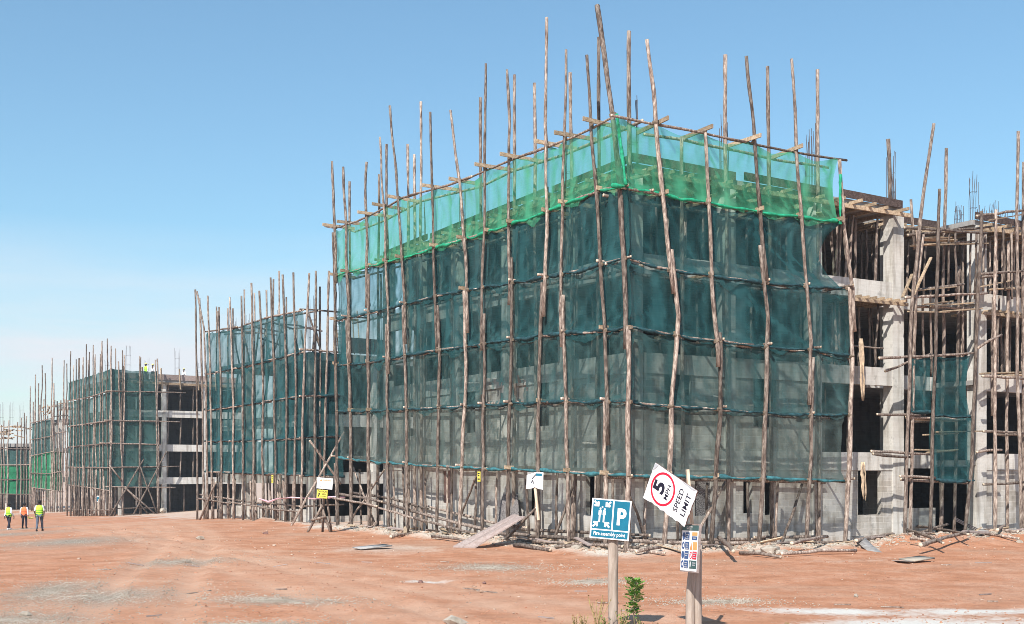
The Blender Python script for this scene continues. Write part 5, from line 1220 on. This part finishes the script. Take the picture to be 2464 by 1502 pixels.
# --- speed limit sign and safety board on one post
YB = 18.9; pb = Vector((px_at(1672, 1502, YB).x, YB + .15, 0)); pb.z = g(pb.x, pb.y)
S2 = thing('speed_sign', 'tilted white five mph speed limit sign nailed askew on a timber post', 'sign', pb)
m = MB(); m.tube(resample([pb + Vector((-.05, .05, -.3)), pb + Vector((-.04, .06, .7)), px_at(1674, 1300, YB + .2)], .2), .075, 10, jit=.05); m.tube(resample([pb + Vector((.09, .07, -.3)), pb + Vector((.075, .07, .7)), px_at(1680, 1310, YB + .2)], .2), .07, 10, jit=.05)
po = m.build('post', M['postwood'], S2, None, True); po.location = -pb
m = MB(); m.beam(px_at(1672, 1345, YB + .08), px_at(1654, 1130, YB + .08), .045, .12, 0, pi / 2); po = m.build('plank', M['cut'], S2); po.location = -pb
k = 1.27; sc_ = YB / FPX
ax = Vector((89.5, -1.27 * 89.5, -71)) * sc_ * .95; bv = Vector((26.6, -1.27 * 26.6, 88)) * sc_ * .95     # down the sign; along its text
cc = px_at(1611.5, 1189, YB - .12); hh, ww = ax.length / 2, bv.length / 2
mat2 = board_frame(cc, bv, -ax)
f = Flat(); nseg = 14                                                    # a limp plastic sheet on a thin board
f.m.bx(-ww, ww, -hh, hh, -.022, -.004, 1)
edge = []
for i in range(nseg + 1): edge.append((-ww + 2 * ww * i / nseg, -hh + (random.uniform(-.01, .012) if 0 < i < nseg else 0)))
for i in range(nseg + 1): edge.append((ww + random.uniform(-.004, .004), -hh + 2 * hh * i / nseg))
for i in range(nseg + 1): edge.append((ww - 2 * ww * i / nseg, hh + random.uniform(-.004, .004)))
for i in range(nseg + 1): edge.append((-ww + (random.uniform(-.02, .012)), hh - 2 * hh * i / nseg))
f.poly(edge, .0)
bo = f.build('board', [M['white'], M['rust']], S2); place(bo, mat2, pb)
R_ = ww * .88; cy_ = hh - R_ - .07
f = Flat(); f.ring(0, cy_, R_, R_ * .865, .004); f.build('red_ring', M['red'], bo)
f = Flat(); f.text('5', .0, cy_ + .09, .26, .004, 0, .19, .035); f.build('lettering', M['black'], bo); f = Flat(); f.text('MPH', 0, cy_ - .115, .085, .004, 0, .25, .004)
f.build('lettering', M['black'], bo); f = Flat(); f.text('SPEED', 0, -hh + .30, .10, .004, 0, .40, .010); f.build('lettering', M['black'], bo); f = Flat(); f.text('LIMIT', .0, -hh + .125, .10, .004, 0, .38, .010); f.build('lettering', M['black'], bo)
f = Flat(); f.poly([(ww * .98, hh * .99), (ww * .55, hh * .985), (ww * .99, hh * .80)], .008); f.poly([(ww * .995, -hh * .98), (ww * .992, -hh * .2), (ww * .90, -hh * .80)], .008); f.build('curled_corner', M['grey'], bo)
# safety board
tb_ = board_frame(px_at(1659, 1319, YB - .28), (.36, -.93, .03), (.09, 0, 1)); ww, hh = .36, .365
tb_ = tb_ @ Matrix.Diagonal((.72, 1, 1, 1))
S3 = thing('safety_board', 'narrow looking white safety board with blue, amber, red and green notices', 'sign', px_at(1659, 1374, YB - .28))
f = Flat(); f.m.bx(-ww - .02, ww + .02, -hh - .02, hh + .02, -.04, -.004, 1); f.rect(-ww, ww, -hh, hh, 0)
bo = f.build('board', [M['white'], M['oldtimber']], S3); place(bo, tb_, S3.location)
def one(nm, mt, fn_, par):                      # one flat piece of a board
    f_ = Flat(); fn_(f_); return f_.build(nm, M[mt], par)
hd = one('header', 'dgreen', lambda f: f.rect(-ww, ww, hh - .085, hh, .003), bo)
one('lettering', 'white', lambda f: f.text('SAFETY', -.03, hh - .043, .05, .006, 0, .26, .02), bo)
def lines_on(x0, x1, y, n_): # small unreadable print
    for q in range(n_): one('small_print', 'grey', lambda f: f.rect(x0 + .01 * (q % 2), x1 - .02 * (q % 2), y - q * .034, y - q * .034 + .015, .006), bo)
for r in range(4):
    y = hh - .115 - r * .15
    one('blue_panel', 'navy', lambda f: f.rect(-.20, -.02, y - .125, y, .003), bo)
    one('blue_symbol', 'navy', lambda f: f.ring(-.275, y - .062, .062, .030 if r % 2 else .002, .003), bo)
    lines_on(-.17, -.05, y - .045, 3 if r != 2 else 2)
one('amber_panel', 'amber', lambda f: f.rect(.09, .32, hh - .165, hh - .11, .003), bo)
one('blue_panel', 'navy', lambda f: f.rect(.09, .32, hh - .235, hh - .175, .003), bo); lines_on(.15, .27, hh - .21, 1)
one('amber_panel', 'amber', lambda f: f.rect(.15, .33, hh - .39, hh - .265, .003), bo)
one('amber_triangle', 'orange', lambda f: f.poly([(.02, hh - .39), (.13, hh - .39), (.075, hh - .27)], .003), bo)
one('red_panel', 'red', lambda f: f.rect(.15, .33, hh - .54, hh - .415, .003), bo); lines_on(.18, .30, hh - .45, 3)
one('red_symbol', 'red', lambda f: (f.ring(.08, hh - .478, .058, .043, .003), f.poly([(.04, hh - .445), (.05, hh - .435), (.12, hh - .511), (.11, hh - .521)], .0035)), bo)
one('green_panel', 'dgreen', lambda f: f.rect(.03, .34, -hh + .04, -hh + .17, .003), bo); lines_on(.16, .31, -hh + .125, 2)
one('white_symbol', 'white', lambda f: f.disc(.085, -hh + .105, .022, .05, .006), bo)
# --- warning sign on an A frame left of the nearest block
yw = 54.0; bw = ground(770, 1283); bw = px_at(770, 1283, bw.y); yw = bw.y; bw.z = g(bw.x, bw.y)
S4 = thing('warning_sign', 'white and yellow warning boards on a rough A frame of poles', 'sign', bw)
def sub_pole(nm, a_, b_, r): m = MB(); m.tube(resample([a_, b_], .3), r, 8, jit=.08); o = m.build(nm, M['bark'], S4, None, True); o.location = -bw
gz = lambda p: Vector((p.x, p.y, g(p.x, p.y)))
A_, B_ = gz(px_at(740, 1283, yw)), gz(px_at(795, 1283, yw)); T_ = px_at(776, 1216, yw)
sub_pole('leg', A_, T_, .06); sub_pole('leg', B_, px_at(772, 1214, yw + .1), .06); sub_pole('crossbar', px_at(748, 1252, yw - .08), px_at(784, 1243, yw - .08), .05)
sub_pole('stake', gz(px_at(776, 1270, yw + .6)), px_at(781, 1150, yw + .1), .055); sub_pole('stake', gz(px_at(798, 1270, yw + .6)), px_at(785, 1192, yw + .2), .05)
mw = board_frame(px_at(781.5, 1163.5, yw - .12), (1, -.15, -.09), (0, 0, 1)); ww, hh = .37, .25
f = Flat(); f.m.bx(-ww, ww, -hh, hh, -.03, 0); bo = f.build('white_board', M['white'], S4); place(bo, mw, bw)
f = Flat(); f.poly([(-.24, .10), (-.13, .10), (-.185, .20)], .004); f.text('WARNING', .10, .15, .085, .004, 0, .40, .03); f.build('orange_lettering', M['orange'], bo)
f = Flat(); f.poly([(-.26, -.17), (-.15, -.19), (-.16, -.10)], .004)
for q in range(5): f.rect(.0, .26, .03 - q * .055, .045 - q * .055, .004)
f.build('small_print', M['grey'], bo)
mw = board_frame(px_at(775, 1189, yw - .12), (1, -.15, -.06), (0, 0, 1)); ww, hh = .25, .19
f = Flat(); f.m.bx(-ww, ww, -hh, hh, -.03, 0); bo = f.build('yellow_board', M['yellow'], S4); place(bo, mw, bw)
f = Flat(); f.text('CAUTION', 0, .115, .085, .004, 0, .42, .02); f.build('lettering', M['black'], bo); f = Flat(); f.text('MEN', .09, .0, .065, .004, 0, .17, .02); f.text('AT WORK', .06, -.11, .05, .004, 0, .26, .015)
f.disc(-.14, .01, .035, .035, .004); f.poly([(-.20, -.12), (-.15, -.13), (-.10, .0), (-.15, .02)], .004); f.build('lettering', M['black'], bo)
# --- torn white notice nailed on a scaffold pole
mw = board_frame(FL.at(1287, 1157, -.25), (R1.x * .55 + .4, R1.y * .2 - .35, -.03), (0, 0, 1)); cb = FL.at(1288, 1240, -.2)
S5_ = thing('torn_notice', 'torn white notice with blue heading on a stake by the scaffold pole', 'sign', cb)
f = Flat(); ww, hh = .31, .31; f.m.bx(-ww + .02, ww - .01, -hh + .1, hh - .01, -.03, -.004, 1)
f.poly([(-ww, -hh), (-.10, -hh + .03), (.0, -hh + .08), (.14, -hh + .02), (ww, -hh), (ww, hh), (.02, hh), (-ww, hh - .12)], 0)
bo = f.build('board', [M['white'], M['sheet']], S5_); place(bo, mw, cb)
f = Flat(); f.rect(.03, .26, .18, .27, .004); f.build('blue_heading', M['blue'], bo)
f = Flat()
for q in range(3): f.rect(.05, .23, .07 - q * .09, .09 - q * .09, .004)
f.build('small_print', M['grey'], bo)
f = Flat(); f.poly([(.02, .24), (-.12, .08), (-.10, .05), (.05, .22)], .004); f.poly([(-.14, -.10), (-.12, .0), (-.06, .03), (-.03, -.12), (-.05, -.12), (-.08, -.02), (-.11, -.10)], .004); f.build('emblem', M['black'], bo)
m = MB(); m.tube(resample([FL.at(1287, 1168, -.2), FL.at(1296, 1252, -.16)], .3), .055, 8, jit=.08); m.build('stake', M['cut'], S5_).location = -cb
# --- small yellow notices and the little blue notice
for face, px, py, hw, hv, mt, lab, d in ((FL, 1152, 1147, .11, .20, 'yellow', 'small yellow notice hung beside the eighth pole of nearest block', .05), (F2L, 655, 1153, .10, .23, 'yellow', 'narrow yellow notice on the second block', -.15)):
    mw = board_frame(face.at(px, py, d), (-face.n.y, face.n.x, 0), (0, 0, 1)); cb = face.at(px, py + 10, d)
    if mw.col[2].y > 0: mw = board_frame(face.at(px, py, d), (face.n.y, -face.n.x, 0), (0, 0, 1))
    e_ = thing('yellow_notice', lab, 'sign', cb); f = Flat(); f.m.bx(-hw, hw, -hv, hv, -.02, 0); bo = f.build('board', M[mt], e_); place(bo, mw, cb)
    f = Flat()
    for q, wq in ((.62, .7), (.2, .5), (-.5, .75)): f.rect(-hw * wq, hw * wq, hv * q - .025, hv * q + .025, .004)
    f.build('small_print', M['black'], bo)
bn = ground(237, 1241); bn.y -= 1; bn.x = (237 - CX) / FPX * bn.y
q = px_at(237, 1201, bn.y); e_ = thing('small_notice', 'little white notice with blue sign on a stand before the third block', 'sign', Vector((bn.x, bn.y, g(bn.x, bn.y))))
L_ = Vector(e_.location)
m = MB(); m.beam(L_ * 1, Vector((q.x, q.y + .05, q.z)), .12, .12); m.build('stake', M['postwood'], e_).location = -L_
m = MB(); m.beam(L_ + Vector((-.9, 0, .15)), L_ + Vector((.9, 0, .15)), .12, .12); m.beam(L_ + Vector((-.5, 0, .05)), L_ + Vector((-.05, .0, .9)), .09, .09); m.beam(L_ + Vector((.6, 0, .05)), L_ + Vector((.05, 0, .9)), .09, .09); m.build('foot', M['postwood'], e_).location = -L_
f = Flat(); f.m.bx(-.26, .26, -.33, .33, -.03, 0); bo = f.build('board', M['white'], e_); place(bo, board_frame(q, (1, 0, 0), (0, 0, 1)), L_)
f = Flat(); f.rect(-.17, .17, -.22, .2, .004); f.build('blue_panel', M['blue'], bo)
# pink barrier tape
P = [F2L.at(624, 1200, -.3), F2L.at(646, 1208, -.3), F2L.at(668, 1200, -.3), F2L.at(700, 1198, -.3)]
P += [F2R.at(760, 1200, -.3), px_at(790, 1197, 60), px_at(830, 1196, 58.5)]
m = MB(); m.tube(resample(P, .5), .045, 4, jit=.5); tag(m.build('barrier_tape', M['tape'], None, P[0]), 'pink and white barrier tape strung along the second block', 'barrier tape')

# ------------------------------------------------------------------ people
def skin_mesh(name, verts, edges, radii, mat, parent, sub=1):
    me = bpy.data.meshes.new(name); me.from_pydata(verts, edges, [])
    ob = bpy.data.objects.new(name, me); COL.objects.link(ob)
    md = ob.modifiers.new('skin', 'SKIN'); md.use_smooth_shade = True
    for i, r in enumerate(radii): me.skin_vertices[0].data[i].radius = r if isinstance(r, tuple) else (r, r)
    me.skin_vertices[0].data[0].use_root = True
    if sub: s = ob.modifiers.new('sub', 'SUBSURF'); s.levels = s.render_levels = sub
    dg = bpy.context.evaluated_depsgraph_get(); m2 = bpy.data.meshes.new_from_object(ob.evaluated_get(dg))
    bpy.data.objects.remove(ob); bpy.data.meshes.remove(me)
    m2.materials.clear(); m2.materials.append(mat)
    o = bpy.data.objects.new(name, m2); COL.objects.link(o); o.parent = parent; return o
def person(loc, face_dir, height, label, vest, stripe, legs, shirt, stride=.18, helmet=False, shoes='hair', sleeves='long', lean=0):
    """standing or walking figure; +y of the figure is the way it faces"""
    e = thing('person', label, 'person', loc, (0, 0, face_dir)); S = height / 1.75
    hd = [0, .0, 1.64]
    sk = {'pelvis': (0, 0, .95), 'waist': (0, 0, 1.08), 'chest': (0, .01, 1.30), 'neck': (0, .02, 1.47), 'chin': (0, .04, 1.55), 'brow': (0, .045, 1.65), 'crown': (0, .03, 1.73)}
    V = []; R_ = []; E = []; ix = {}
    def add(n_, p, r, par=None):
        ix[n_] = len(V); V.append(tuple(c_ * S for c_ in p)); R_.append(tuple(x * S for x in r) if isinstance(r, tuple) else r * S)
        if par: E.append((ix[par], ix[n_]))
    add('pelvis', (0, 0, .95), (.14, .10)); add('waist', (0, 0, 1.08), (.13, .095), 'pelvis'); add('chest', (0, .0, 1.30), (.165, .11), 'waist'); add('neck', (0, .02, 1.47), .055, 'chest')
    add('chin', (0, .04, 1.555), .07, 'neck'); add('brow', (0, .045, 1.65), (.078, .095), 'chin'); add('crown', (0, .03, 1.725), .06, 'brow'); add('nose', (0, .135, 1.62), .014, 'brow')
    for sx, sg in ((-1, 'l'), (1, 'r')):
        st = stride * sx; add('ear' + sg, (sx * .085, .03, 1.63), .016, 'brow')
        add('shoulder' + sg, (sx * .19, 0, 1.40), .058, 'chest'); add('elbow' + sg, (sx * .245, -.03 + .5 * st * .5, 1.12), .044, 'shoulder' + sg); add('wrist' + sg, (sx * .255, .05 - st * .6, .88), .03, 'elbow' + sg); add('palm' + sg, (sx * .255, .06 - st * .6, .80), (.02, .036), 'wrist' + sg)
        for fq in range(4):
            add(f'f{fq}a' + sg, (sx * .252, .06 - st * .6 + (fq - 1.5) * .021, .745), .0095, 'palm' + sg); add(f'f{fq}b' + sg, (sx * .235, .06 - st * .6 + (fq - 1.5) * .02, .70 + (.008 if fq in (0, 3) else 0)), .008, f'f{fq}a' + sg)
        add('th' + sg, (sx * .24, .11 - st * .6, .78), .010, 'palm' + sg); add('thb' + sg, (sx * .232, .12 - st * .6, .745), .009, 'th' + sg)
        add('hip' + sg, (sx * .09, 0, .90), .088, 'pelvis'); add('knee' + sg, (sx * .10, .05 + st * .45, .50), .06, 'hip' + sg); add('ankle' + sg, (sx * .10, st, .09), .04, 'knee' + sg); add('toe' + sg, (sx * .115, st + .17, .04), .034, 'ankle' + sg)
    skin_mesh('body', V, E, R_, M['skin'], e)
    def cloth(nm, names, edges, infl, mat, clip=None):
        idx = {n_: i for i, n_ in enumerate(names)}; vs = [V[ix[n_]] for n_ in names]
        rr = [(tuple(x + infl for x in (R_[ix[n_]] if isinstance(R_[ix[n_]], tuple) else (R_[ix[n_]],) * 2))) for n_ in names]
        return skin_mesh(nm, vs, [(idx[a_], idx[b_]) for a_, b_ in edges], rr, mat, e)
    cloth('trousers', ['pelvis', 'hipl', 'kneel', 'anklel', 'hipr', 'kneer', 'ankler'], [('pelvis', 'hipl'), ('hipl', 'kneel'), ('kneel', 'anklel'), ('pelvis', 'hipr'), ('hipr', 'kneer'), ('kneer', 'ankler')], .018, M[legs])
    en = 'wrist' if sleeves == 'long' else 'elbow'
    cloth('shirt', ['chest', 'waist', 'pelvis', 'shoulderl', 'elbowl', 'shoulderr', 'elbowr'] + ([en + 'l', en + 'r'] if en == 'wrist' else []), [('chest', 'waist'), ('waist', 'pelvis'), ('chest', 'shoulderl'), ('shoulderl', 'elbowl'), ('chest', 'shoulderr'), ('shoulderr', 'elbowr')] + ([('elbowl', 'wristl'), ('elbowr', 'wristr')] if en == 'wrist' else []), .016, M[shirt])
    if vest:
        m = MB(); n_ = 20; prof = [(.86, .20, .145), (.92, .205, .15), (.95, .205, .15), (1.04, .20, .148), (1.075, .20, .148), (1.14, .20, .148), (1.175, .202, .15), (1.30, .218, .155), (1.40, .205, .14), (1.455, .12, .10), (1.47, .085, .075)]
        for z, rx, ry in prof:
            for j in range(n_): a = 2 * pi * j / n_; m.v.append(Vector((cos(a) * rx, sin(a) * ry + .005, z)) * S)
        for i in range(len(prof) - 1):
            for j in range(n_): m.face([i * n_ + j, i * n_ + (j + 1) % n_, (i + 1) * n_ + (j + 1) % n_, (i + 1) * n_ + j], 1 if i in (1, 3, 5) else 0)
        m.build('safety_vest', [M[vest], M[stripe]], e, None, True)
    for sx, sg in ((-1, 'l'), (1, 'r')):
        a_ = Vector(V[ix['ankle' + sg]]); m = MB(); m.tube([a_ + Vector((0, -.06, -.05)) * S, a_ + Vector((0, .03, -.045)) * S, a_ + Vector((.01 * sx, .13, -.055)) * S, a_ + Vector((.012 * sx, .19, -.06)) * S], [.045 * S, .055 * S, .048 * S, .03 * S], 8); m.build('shoe', M[shoes], e, None, True)
    m = MB(); rings = [(1.735 + .03, .015), (1.745, .06), (1.72, .085), (1.68, .098), (1.62, .098), (1.57, .07)] if not helmet else [(1.80, .02), (1.79, .07), (1.76, .10), (1.70, .115), (1.68, .15), (1.675, .115)]
    for z, r in rings:
        for j in range(12): a = 2 * pi * j / 12; m.v.append(Vector((cos(a) * r, .03 + sin(a) * r * 1.1 - (.02 if z < 1.66 else 0), z)) * S)
    for i in range(len(rings) - 1):
        for j in range(12): m.face([i * 12 + j, (i + 1) * 12 + j, (i + 1) * 12 + (j + 1) % 12, i * 12 + (j + 1) % 12])
    m.face(list(range(12)))
    if helmet: m.build('hard_hat', M['hat'], e, None, True)
    m2 = MB()
    for z, r in [(1.765, .015), (1.745, .06), (1.72, .082), (1.68, .094), (1.62, .094), (1.57, .066)]:
        for j in range(12): a = 2 * pi * j / 12; m2.v.append(Vector((cos(a) * r, .018 + sin(a) * r * 1.05, z - .003)) * S)
    for i in range(5):
        for j in range(12):
            if i >= 2 and 1 <= j <= 4: continue
            m2.face([i * 12 + j, (i + 1) * 12 + j, (i + 1) * 12 + (j + 1) % 12, i * 12 + (j + 1) % 12])
    m2.face(list(range(12)))
    m2.build('hair', M['hair'], e, None, True)
    return e
def stand(px, py, Y):
    x = (px - CX) / FPX * Y; return Vector((x, Y, g(x, Y)))
p3 = stand(95, 1271, 67.5); person(p3, .18, 1.78, 'person in lime safety vest, grey jeans and pale shirt, rightmost of the three walkers', 'lime', 'limestripe', 'jeans', 'shirt', .27, sleeves='short')
p1 = stand(21, 1262, 75.5); person(p1, -.25, 1.72, 'person in lime safety vest, black trousers and white shoes, leftmost walker', 'lime', 'limestripe', 'dark', 'shirt', -.22, shoes='white')
p2 = stand(58.5, 1261, 76.5); person(p2, .0, 1.70, 'person in orange safety vest and black trousers carrying a helmet', 'orangevest', 'redstripe', 'dark', 'shirt', .06)
m = MB(); hc = p2 + Vector((.44, -.02, .72))
for z, r in ((.09, .02), (.08, .09), (.04, .14), (0, .16), (0, .19), (-.015, .19)):
    for j in range(14): a = 2 * pi * j / 14; m.v.append(hc + Vector((cos(a) * r, sin(a) * r * 1.15, -z)))
for i in range(5):
    for j in range(14): m.face([i * 14 + j, i * 14 + (j + 1) % 14, (i + 1) * 14 + (j + 1) % 14, (i + 1) * 14 + j])
m.face(list(reversed(range(14)))); m.tube([hc + Vector((-.16, 0, 0)), hc + Vector((-.12, 0, .08)), hc + Vector((-.17, 0, .06))], .015, 5)
tag(m.build('hard_hat', M['hat'], None, hc, True), 'upturned yellow hard hat carried by the person in the orange vest', 'hard hat')
zd = zz3(300)
for (cx_, dv, hgt, lab, vst) in ((678, .9, 1.75, 'person with pale helmet standing tallest on the roof of the third block', 'lime'), (735, .9, 1.7, 'person in pale clothes beside the roof pole of the third block', None), (995, 2.0, 1.5, 'person with white helmet half hidden at right on the third block roof', None)):
    t_ = F3R.t(fx(cx_), 2.2 + dv); q = F3R.pt(t_, zd, 2.2 + dv); person(q, 2.6, hgt, lab, vst, 'limestripe', 'dark', 'shirt', .05, helmet=True)

# ------------------------------------------------------------------ the air between here and the far blocks
m = MB(); m.bx(-160, 120, -30, 320, -6, 40)
hz = m.build('haze', None); hz['kind'] = 'stuff'; hz.data.materials.clear()
hm = bpy.data.materials.new('haze'); hm.use_nodes = True; ht = hm.node_tree; ht.nodes.remove(ht.nodes['Principled BSDF'])
pv = ht.nodes.new('ShaderNodeVolumePrincipled'); pv.inputs['Density'].default_value = .0005; pv.inputs['Color'].default_value = (.88, .93, 1, 1); pv.inputs['Anisotropy'].default_value = .2
ht.links.new(pv.outputs[0], ht.nodes['Material Output'].inputs['Volume']); hz.data.materials.append(hm)
# ------------------------------------------------------------------ plants by the signs
def leafy(base, h, lab):
    e = thing('leafy_sapling', lab, 'plant', base); m = MB(); top = Vector((.02, 0, h)); br = []
    m.tube(resample([Vector((0, 0, -.05)), Vector((-.03, 0, h * .45)), top], .08), .009, 6)
    lf = MB()
    for k in range(26):
        f_ = .42 + .58 * k / 25; a = k * 2.4; b0 = Vector((-.03 * (1 - abs(2 * f_ - 1)), 0, h * f_)); ln = (.40 - .20 * f_) * random.uniform(.7, 1.2) * (1.0 if f_ > .6 else .55)
        dr = Vector((cos(a), sin(a), .35 + .5 * f_)).normalized()
        m.tube([b0, b0 + dr * ln * .5, b0 + dr * ln + Vector((0, 0, -.03))], .004, 4)
        for q in range(9):
            s = (q + 1.5) / 10; c_ = b0 + dr * ln * s + Vector((0, 0, -.03 * s * s)); sd = dr.cross(Vector((0, 0, 1))).normalized()
            for sg in (-1, 1):
                tip = c_ + sd * sg * random.uniform(.06, .11) * (1.1 - s * .5) + Vector((0, 0, random.uniform(-.02, .02))); wv = dr * .019
                i0 = len(lf.v); lf.v += [c_, (c_ + tip) / 2 + wv, tip, (c_ + tip) / 2 - wv]; lf.face([i0, i0 + 1, i0 + 2, i0 + 3])
    m.build('stem', M['stem'], e); lf.build('leaves', M['leaf'], e)
b_ = ground(1527, 1500); b_ = Vector(((1529 - CX) / FPX * 19.4, 19.4, 0)); b_.z = g(b_.x, b_.y) - .02
leafy(b_, .96, 'leafy green sapling growing right of the blue sign post')
def weed(base, h, lab, mt, grp, n_=6, leafy_=False):
    m = MB(); lf = MB()
    for k in range(n_):
        a = random.uniform(0, 6.28); ln = h * random.uniform(.5, 1); ex = Vector((cos(a), sin(a), 0)) * ln * random.uniform(.1, .4)
        P = [Vector((0, 0, -.03)), ex * .35 + Vector((0, 0, ln * .5)), ex + Vector((0, 0, ln))]; P = resample(P, ln / 7); m.tube(P, [.005] * len(P), 4)
        for p in P[2:]:
            for _ in range(3 if leafy_ else 2):
                d = Vector((random.uniform(-1, 1), random.uniform(-1, 1), random.uniform(.1, 1))).normalized() * random.uniform(.025, .06); s = d.cross(Vector((.3, .2, 1))).normalized() * .010
                i0 = len(lf.v); lf.v += [p, p + d * .5 + s, p + d, p + d * .5 - s]; lf.face([i0, i0 + 1, i0 + 2, i0 + 3])
    e = thing('weed', lab, 'weed', base, group=grp); m.build('stem', M['drygrass'], e); lf.build('leaves', mt, e)
for px, dy, h, mt, lab in ((1437, 0, .52, 'drygrass', 'tall dry weed left of the blue sign post'), (1385, .1, .25, 'drygrass', 'low dry weed farthest left of the blue sign post'), (1405, -.1, .30, 'drygrass', 'dry weed between the low weed and the tall one'), (1452, -.2, .26, 'leaf', 'green weed just left of the blue sign post'), (1497, -.15, .42, 'leaf', 'green weed hugging the right side of the blue sign post'),
                           (1512, -.1, .22, 'leaf', 'low green weed below the sapling'), (1545, .05, .28, 'leaf', 'green weed right of the sapling'), (1575, .1, .16, 'drygrass', 'small dry tuft right of the sapling'), (1660, -.1, .14, 'drygrass', 'small dry tuft at the speed sign post'), (1895, .3, .13, 'drygrass', 'small dry tuft right of the speed sign')):
    Y = 19.3 + dy; x = (px - CX) / FPX * Y; weed(Vector((x, Y, g(x, Y))), h * 1.3, lab, M[mt], 'weeds at the foot of the signs', 9, mt == 'leaf')
m = MB()
for i in range(900):
    px = random.gauss(1440, 60); Y = random.uniform(18.6, 20.0); x = (px - CX) / FPX * Y; z = g(x, Y); h = random.uniform(.04, .2); a = random.uniform(0, 6.28); d = Vector((cos(a) * h * .5, sin(a) * h * .5, h)); s = Vector((-sin(a), cos(a), 0)) * .005
    p = Vector((x, Y, z - .01)); i0 = len(m.v); m.v += [p - s, p + s, p + d]; m.face([i0, i0 + 1, i0 + 2])
o = m.build('grass', M['drygrass']); o['kind'] = 'stuff'
